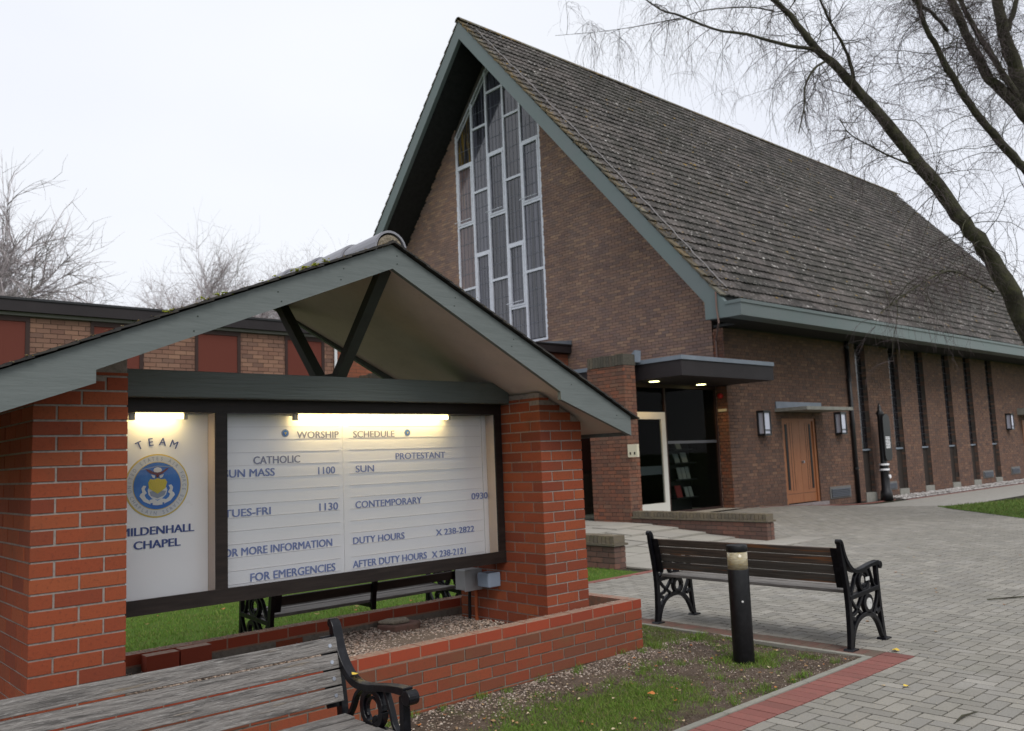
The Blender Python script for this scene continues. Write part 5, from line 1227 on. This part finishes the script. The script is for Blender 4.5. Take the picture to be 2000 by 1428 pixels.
for (u, z, w_, h, mt) in ((15.70, 1.62, .17, .18, 'paper'), (15.62, 1.32, .17, .2, 'paper'), (15.88, 1.32, .2, .22, 'paper'), (15.72, .95, .13, .26, 'paper'), (15.87, .95, .13, .26, 'paper'), (16.02, .95, .13, .27, 'paper'), (15.62, .55, .2, .26, 'red_paper'), (15.95, .55, .12, .22, 'paper'), (16.1, .55, .12, .22, 'paper')):
    MB().prism([(11.90, z), (11.92, z), (11.98, z + h), (11.96, z + h)], 'x', u, u + w_).build('leaflet', mt, rk)
fb = MB().tube([(16.845, 11.43, 2.80), (16.79, 11.43, 2.80), (16.755, 11.43, 2.80)], [.062, .062, .035], 16).build('alarm_sounder', 'red_plastic'); setp(fb, 'round red alarm sounder high on the brick corner under the entrance canopy', 'alarm')
pl1 = MB().box(16.828, 16.846, 11.30, 11.52, 2.44, 2.50).build('name_plate', 'cream_plate'); setp(pl1, 'small cream plate on the brick corner below the red alarm', 'sign')
ent = thing('entry_panel', 'square cream plate with two dark buttons on the brown pier by the door', 'sign', (13.0, 11.0, 1.6))
MB().box(12.975, 12.998, 10.78, 11.02, 1.49, 1.74).build('plate', 'cream_plate', ent); 
b = MB(); b.box(12.97, 12.974, 10.83, 10.86, 1.54, 1.59); b.box(12.97, 12.974, 10.94, 10.97, 1.54, 1.59); b.build('button', 'black', ent)
ent.location = (13.0, 11.0, 1.6)
MB().box(13.0, 13.03, 10.78, 11.02, 1.49, 1.74).build('back_box', 'cream_plate', ent)

# ------------------------------------------------------------------ side wing
wing = thing('side_wing', 'long low brick wing with tall dark red panels under a flat dark roof', 'building', (5, 18, 0))
WV = 16.25
MB().box(-22, UG - .01, WV + .012, WV + 6, 0, 4.30).build('wall', 'wing_mortar', wing)
MB().box(-22, UG - .01, WV - .15, WV + 6.2, 4.35, 4.545).build('roof_fascia', 'fascia_brown', wing)
MB().box(-22, UG - .01, WV - .17, WV + 6.2, 4.546, 4.585).build('roof_edge', 'black_metal', wing)
MB().box(-22, 9.6, WV - .06, WV + .011, 4.291, 4.349).build('timber_plate', 'vent_frame', wing)
pan = [(4.64 + 1.886 * k, 5.56 + 1.886 * k) for k in range(-6, 3)] + []
hol = [(a, c, 1.1, 4.29) for a, c in pan]
c1, s1 = wall_pieces(bond(-14, 9.55, 1.0, 4.28, holes=hol, H=.084), 'x', WV, -1, .03, .003)
pieces('brick', c1, s1, 'wing_brick', wing, 300)
c1, s1 = wall_pieces(bond(9.56, UG - .02, 2.0, 4.34, holes=[]), 'x', WV, -1, .03, .003)
wr = MB().box(9.56, UG - .02, WV - .005, WV + .011, 2.0, 4.3).build('end_wall', 'wing_mortar', wing)
pieces('brick', c1 + np.array([0, -.008, 0]), s1, 'red_brick', wr, 300)
for a, c in pan:
    pn = MB().box(a + .06, c - .07, WV - .005, WV + .011, 1.15, 4.20).build('wall_panel', 'panel_red', wing)
    b = MB(); b.box(a, c, WV - .02, WV + .011, 4.201, 4.29); b.box(a, a + .059, WV - .02, WV + .011, 1.1, 4.20); b.box(c - .069, c, WV - .02, WV + .011, 1.1, 4.20); b.box(a + .06, c - .07, WV - .02, WV + .011, 1.1, 1.149); b.build('panel_frame', 'panel_frame', pn)
MB().tube([(9.58, WV - .06, 4.30), (9.58, WV - .06, 3.1)], .035, 8).build('downpipe', 'white_pipe', wing)
MB().prism([(UG - 1.2, 4.586), (UG - .01, 4.586), (UG - .01, 4.70)], 'y', WV - .17, WV - .10).build('lead_flashing', 'lead', wing)

# ------------------------------------------------------------------ black information post
ip = thing('information_post', 'black iron post with finial and rounded text board by the chapel wall', 'post', (23.75, 10.95, 0))
px_, py_ = 23.75, 10.95
MB().tube([(px_, py_, z) for z in (0, .25, .30, .8, .85, 1.05, 2.35, 2.42, 2.50, 2.60, 2.70)], [.17, .15, .12, .11, .13, .085, .075, .11, .05, .045, .004], 14).build('column', 'black_metal', ip, True)
b = MB()
for z in (.83, .97): b.tube([(px_, py_, z), (px_, py_, z + .05)], .135, 14)
b.build('white_band', 'board_white', ip)
pts = []; hw = .21
for k in range(13): a = math.pi * k / 12; pts.append((px_ + .06 + hw * math.cos(a), 2.22 + .17 * math.sin(a)))
for k in range(13): a = math.pi + math.pi * k / 12; pts.append((px_ + .06 + hw * math.cos(a), 1.22 + .13 * math.sin(a)))
bd = MB().prism(pts, 'y', py_ - .14, py_ - .10).build('text_board', 'black_metal', ip)
b = MB()
for k in range(8): b.box(px_ - .09 + rng.uniform(0, .02), px_ + .21 - rng.uniform(0, .04), py_ - .143, py_ - .1405, 1.44 + k * .042, 1.462 + k * .042)
b.build('text_line', 'board_white', bd)
MB().disc((px_ + .02, .66), .055, py_ - .145, py_ - .115, 'y', 14).build('badge', 'board_white', ip)

# ------------------------------------------------------------------ trees
def tubes_np(lines, n):
    """lines: list of (pts (k,3), rad (k,)) -> joined vertex/face arrays"""
    Vs, Fs, off = [], [], 0
    ang = np.arange(n) * 2 * np.pi / n; ca, sa = np.cos(ang), np.sin(ang)
    byk = {}
    for p, r in lines: byk.setdefault(len(p), []).append((p, r))
    for k, L_ in byk.items():
        P_ = np.array([p for p, r in L_], float); R_ = np.array([r for p, r in L_], float); m_ = len(L_)
        D = np.empty_like(P_); D[:, 1:-1] = P_[:, 2:] - P_[:, :-2]; D[:, 0] = P_[:, 1] - P_[:, 0]; D[:, -1] = P_[:, -1] - P_[:, -2]
        D /= np.linalg.norm(D, axis=2, keepdims=True) + 1e-9
        ref = np.where(np.abs(D[:, :1, 2:3]) > .9, np.array([1., 0, 0]), np.array([0, 0, 1.])); ref = np.broadcast_to(ref, D.shape)
        A_ = np.cross(D, ref); A_ /= np.linalg.norm(A_, axis=2, keepdims=True) + 1e-9; B_ = np.cross(A_, D)
        V = P_[:, :, None, :] + (A_[:, :, None, :] * ca[None, None, :, None] + B_[:, :, None, :] * sa[None, None, :, None]) * R_[:, :, None, None]
        Vs.append(V.reshape(-1, 3)); q = np.arange(n); q2 = (q + 1) % n
        base = (np.arange(m_)[:, None, None] * k + np.arange(k - 1)[None, :, None]) * n + off
        Fs.append(np.stack([base + q, base + q2, base + n + q2, base + n + q], -1).reshape(-1, 4)); off += m_ * k * n
    return np.concatenate(Vs), np.concatenate(Fs)
def spline(P_, k):
    P_ = np.array(P_, float); n = len(P_); t = np.linspace(0, n - 1, (n - 1) * k + 1); i = np.clip(t.astype(int), 0, n - 2); f = (t - i)[:, None]
    p0, p1, p2, p3 = P_[np.clip(i - 1, 0, n - 1)], P_[i], P_[i + 1], P_[np.clip(i + 2, 0, n - 1)]
    return .5 * (2 * p1 + (p2 - p0) * f + (2 * p0 - 5 * p1 + 4 * p2 - p3) * f ** 2 + (3 * p1 - p0 - 3 * p2 + p3) * f ** 3)
def grow(p, d, ln, r, lvl, out, droop, seg=5, spread=.9, kids=(4, 4, 3), wob=.22, minr=.0018):
    P_, R_ = [np.array(p)], [r]; d = np.array(d, float); d /= np.linalg.norm(d)
    for s in range(seg):
        d = d + rng.normal(0, wob, 3) + np.array([0, 0, -droop * (s + 1) / seg]); d /= np.linalg.norm(d)
        P_.append(P_[-1] + d * ln / seg); R_.append(max(minr, r * (1 - .8 * (s + 1) / seg)))
    out[lvl].append((np.array(P_), np.array(R_)))
    if lvl + 1 >= len(out): return
    for _ in range(kids[min(lvl, len(kids) - 1)]):
        s = rng.integers(1, seg + 1); f = rng.uniform(0, 1); q = P_[s - 1] * (1 - f) + P_[s] * f; dd = (P_[s] - P_[s - 1]); dd /= np.linalg.norm(dd)
        nd = dd + rng.normal(0, spread, 3) * .75
        grow(q, nd, ln * rng.uniform(.45, .8), max(minr, r * .5), lvl + 1, out, droop * 1.15, max(3, seg - 1), spread, kids, wob, minr)
LIMBS = {'main': [(20.50, 4.45, -.07, .223), (19.69, 4.74, 1.06, .212), (18.82, 5.07, 2.36, .196), (17.96, 5.38, 3.72, .175), (17.34, 5.53, 4.68, .154), (16.71, 5.72, 5.39, .133), (16.23, 5.94, 5.99, .125), (15.64, 6.22, 6.77, .111), (14.96, 6.58, 7.63, .090), (14.42, 6.84, 8.23, .074), (14.08, 7.09, 8.66, .064), (13.64, 7.27, 9.18, .050), (13.24, 7.45, 9.52, .040), (12.57, 7.71, 9.97, .025)],
 'b1': [(14.11, 7.06, 8.61, .035), (13.54, 7.31, 8.62, .030), (12.74, 7.62, 8.69, .025), (12.18, 7.86, 8.70, .021), (11.47, 8.07, 8.80, .018), (11.06, 8.18, 8.83, .014), (10.68, 8.23, 8.93, .010)],
 'b1b': [(11.47, 8.08, 8.77, .010), (10.82, 8.43, 8.57, .006), (10.17, 8.77, 8.40, .004), (9.51, 9.12, 8.27, .003)],
 'b1c': [(13.40, 7.47, 9.28, .015), (12.81, 7.62, 9.22, .012), (12.03, 7.94, 9.04, .009), (11.59, 8.10, 8.84, .006)],
 'b2': [(14.72, 6.73, 8.06, .035), (14.36, 6.61, 8.29, .030), (14.04, 6.59, 8.57, .025), (13.80, 6.63, 8.83, .022), (13.45, 6.63, 9.18, .018)],
 'b3': [(14.23, 6.99, 8.40, .022), (13.72, 6.96, 8.10, .020), (13.43, 7.00, 7.71, .017), (13.34, 7.00, 7.32, .013), (13.20, 7.06, 6.85, .010)],
 'b4': [(15.93, 6.13, 6.51, .022), (15.04, 6.25, 6.55, .018), (14.41, 6.40, 6.69, .014), (13.95, 6.53, 6.84, .010), (13.71, 6.57, 7.08, .006)],
 'b5': [(17.29, 5.63, 4.28, .025), (16.46, 5.68, 4.44, .020), (15.59, 5.78, 4.50, .017), (14.80, 6.00, 4.18, .013), (14.07, 6.32, 3.73, .007)],
 'c1': [(19.69, 4.74, 1.06, .133), (19.18, 4.71, 4.42, .106), (18.40, 5.01, 6.29, .090), (17.97, 5.18, 6.78, .082), (17.48, 5.42, 7.31, .074), (17.03, 5.62, 7.83, .066), (16.65, 5.75, 8.33, .061), (16.27, 5.87, 8.92, .050), (15.97, 5.94, 9.40, .045), (15.76, 5.91, 9.91, .035)],
 'c2': [(19.69, 4.74, 1.06, .159), (19.92, 4.49, 5.07, .138), (19.08, 4.95, 7.13, .117), (18.55, 5.28, 8.11, .106), (18.15, 5.57, 8.63, .095), (17.79, 5.68, 9.10, .090), (17.48, 5.76, 9.61, .080), (17.16, 5.83, 10.17, .069)],
 'c3': [(19.69, 4.74, 1.06, .185), (20.03, 4.75, 5.35, .159), (19.35, 5.15, 7.78, .159), (19.02, 5.31, 8.72, .148), (18.69, 5.37, 9.41, .127), (18.46, 5.37, 9.88, .106), (18.36, 5.37, 10.49, .095)],
 'c4': [(18.68, 5.33, 9.72, .064), (18.75, 5.21, 10.12, .050), (18.81, 5.09, 10.53, .045)],
 'c5': [(18.58, 5.24, 8.16, .064), (17.99, 5.40, 8.89, .058), (17.46, 5.53, 9.41, .050), (16.97, 5.62, 10.01, .040)],
 'd1': [(17.16, 5.93, 9.48, .035), (16.62, 5.99, 9.69, .030), (16.09, 6.05, 9.74, .025), (15.67, 6.14, 9.88, .020)]}
birch = thing('bare_tree', 'big leafless tree arching over the chapel roof from the right edge', 'tree', (20.5, 4.45, 0))
lines = []
for k, L_ in LIMBS.items():
    s_ = spline([q[:3] for q in L_], 4); r_ = spline([(q[3], 0, 0) for q in L_], 4)[:, 0]
    s_ = s_ + rng.normal(0, 1, s_.shape) * (r_ * .10)[:, None]; r_ = r_ * rng.uniform(.93, 1.07, len(r_))
    if k == 'main': V, F = tubes_np([(s_, r_)], 14); np_mesh('trunk', V, F, 'bark', birch, True)
    else: lines.append((s_, r_))
V, F = tubes_np(lines, 10); np_mesh('limbs', V, F, 'bark', birch, True)
outl = [[], [], []]
def sprout(name, cnt, ln, r, droop, lo=.1, toward=(0, 0, 0), kids=(5, 4)):
    L_ = LIMBS[name]; s_ = spline([q[:3] for q in L_], 6)
    for _ in range(cnt):
        i = int(rng.uniform(lo, 1) * (len(s_) - 2)); d = s_[i + 1] - s_[i]; d /= np.linalg.norm(d)
        nd = d * .5 + rng.normal(0, .75, 3) + np.array(toward); grow(s_[i], nd, ln * rng.uniform(.5, 1.25), r * rng.uniform(.7, 1.3), 0, outl, droop, 6, .95, kids, .2, .0012)
sprout('main', 70, 1.35, .0085, .18, .22, (0, 0, .15)); sprout('main', 16, 1.5, .010, .42, .30, (-.6, .1, -.3))
sprout('b1', 26, 1.0, .0055, .55, .15, (0, 0, -.1)); sprout('b1b', 15, .9, .0035, .6, .1, (0, 0, -.2)); sprout('b1c', 9, .8, .004, .4)
sprout('b2', 24, 1.2, .007, .2, .1); sprout('b3', 26, .8, .006, .4, .1); sprout('b4', 22, .9, .006, .3, .1); sprout('b5', 40, .9, .007, .45, .2)
sprout('c1', 55, 1.4, .008, .22, .35, (-.3, 0, 0)); sprout('c2', 44, 1.4, .008, .2, .4, (-.3, 0, 0)); sprout('c3', 26, 1.4, .008, .2, .45); sprout('c5', 45, 1.4, .008, .2, .2, (-.3, 0, 0)); sprout('d1', 26, 1.3, .007, .25, .1, (-.3, 0, 0)); sprout('c4', 10, 1.2, .007, .2)
V, F = tubes_np(outl[0], 5); setp(np_mesh('branches', V, F, 'bark', birch), kind='stuff')
V, F = tubes_np(outl[1] + outl[2], 3); setp(np_mesh('twigs', V, F, 'twig', birch), kind='stuff')
NTW = len(outl[0]) + len(outl[1]) + len(outl[2])

def far_tree(label, x, y, h, r, seed, lean=(0, 0), n_main=9, group='leafless trees beyond the wing', spread=.55, fork=.35, sc=1.):
    global rng
    keep_ = rng; rng = np.random.default_rng(seed)
    t = thing('bare_tree', label, 'tree', (x, y, 0), 0, group)
    top = np.array([x + lean[0], y + lean[1], h * .62]); tr = spline([(x, y, -.2), (x + lean[0] * .2, y + lean[1] * .2, h * .2), (x + lean[0] * .55, y + lean[1] * .55, h * .42), tuple(top)], 4)
    V, F = tubes_np([(tr, np.linspace(r, r * .35, len(tr)))], 8); np_mesh('trunk', V, F, 'far_bark', t, True)
    o = [[], [], [], []]
    for k in range(n_main):
        i = int((fork + (1 - fork) * k / n_main) * (len(tr) - 1)); a = rng.uniform(0, 6.28); d = np.array([math.cos(a) * spread, math.sin(a) * spread, .9])
        grow(tr[i], d, h * sc * rng.uniform(.29, .40), r * .28, 0, o, .0, 6, .8, (11, 9, 4), .15, .0040)
    V, F = tubes_np(o[0], 6); np_mesh('boughs', V, F, 'far_bark', t)
    V, F = tubes_np(o[1] + o[2] + o[3], 3); setp(np_mesh('twigs', V, F, 'far_twig', t), kind='stuff'); rng = keep_
far_tree('tall leafless tree above the wing roof at the left edge of the picture', 6.6, 48.2, 15.8, .36, 3, (2.4, -.8), 13, spread=.5, fork=.35, sc=.85)
far_tree('low spreading leafless tree at the left, leaning right behind the tall one', 10.2, 46.2, 12.2, .22, 5, (1.6, -1.2), 11, spread=.55, sc=.8)
far_tree('leftmost small bare tree above the middle of the wing roof', 25.6, 69.6, 17.4, .28, 8, (0, 0), 13, spread=.5, sc=.8)
far_tree('bare tree with the fullest rounded crown over the middle of the wing roof', 27.6, 68.0, 19.8, .3, 13, (.2, -.2), 16, spread=.42, sc=.8)
far_tree('slender bare tree with an upright stem just left of the notice board ridge', 30.0, 65.8, 19.8, .28, 17, (.1, -.1), 13, spread=.34, sc=.75)
far_tree('rightmost bare tree, fading behind the ridge tiles of the notice board', 32.4, 63.6, 19.2, .27, 21, (.1, -.1), 14, spread=.4, sc=.78)
far_tree('bare tree glimpsed through the gap under the notice board roof', 35.4, 61.2, 18.0, .27, 29, (.2, -.2), 13, spread=.45, sc=.78)
print('pavers', PAVE_N, 'twig lines', NTW, 'objects', len(bpy.data.objects))
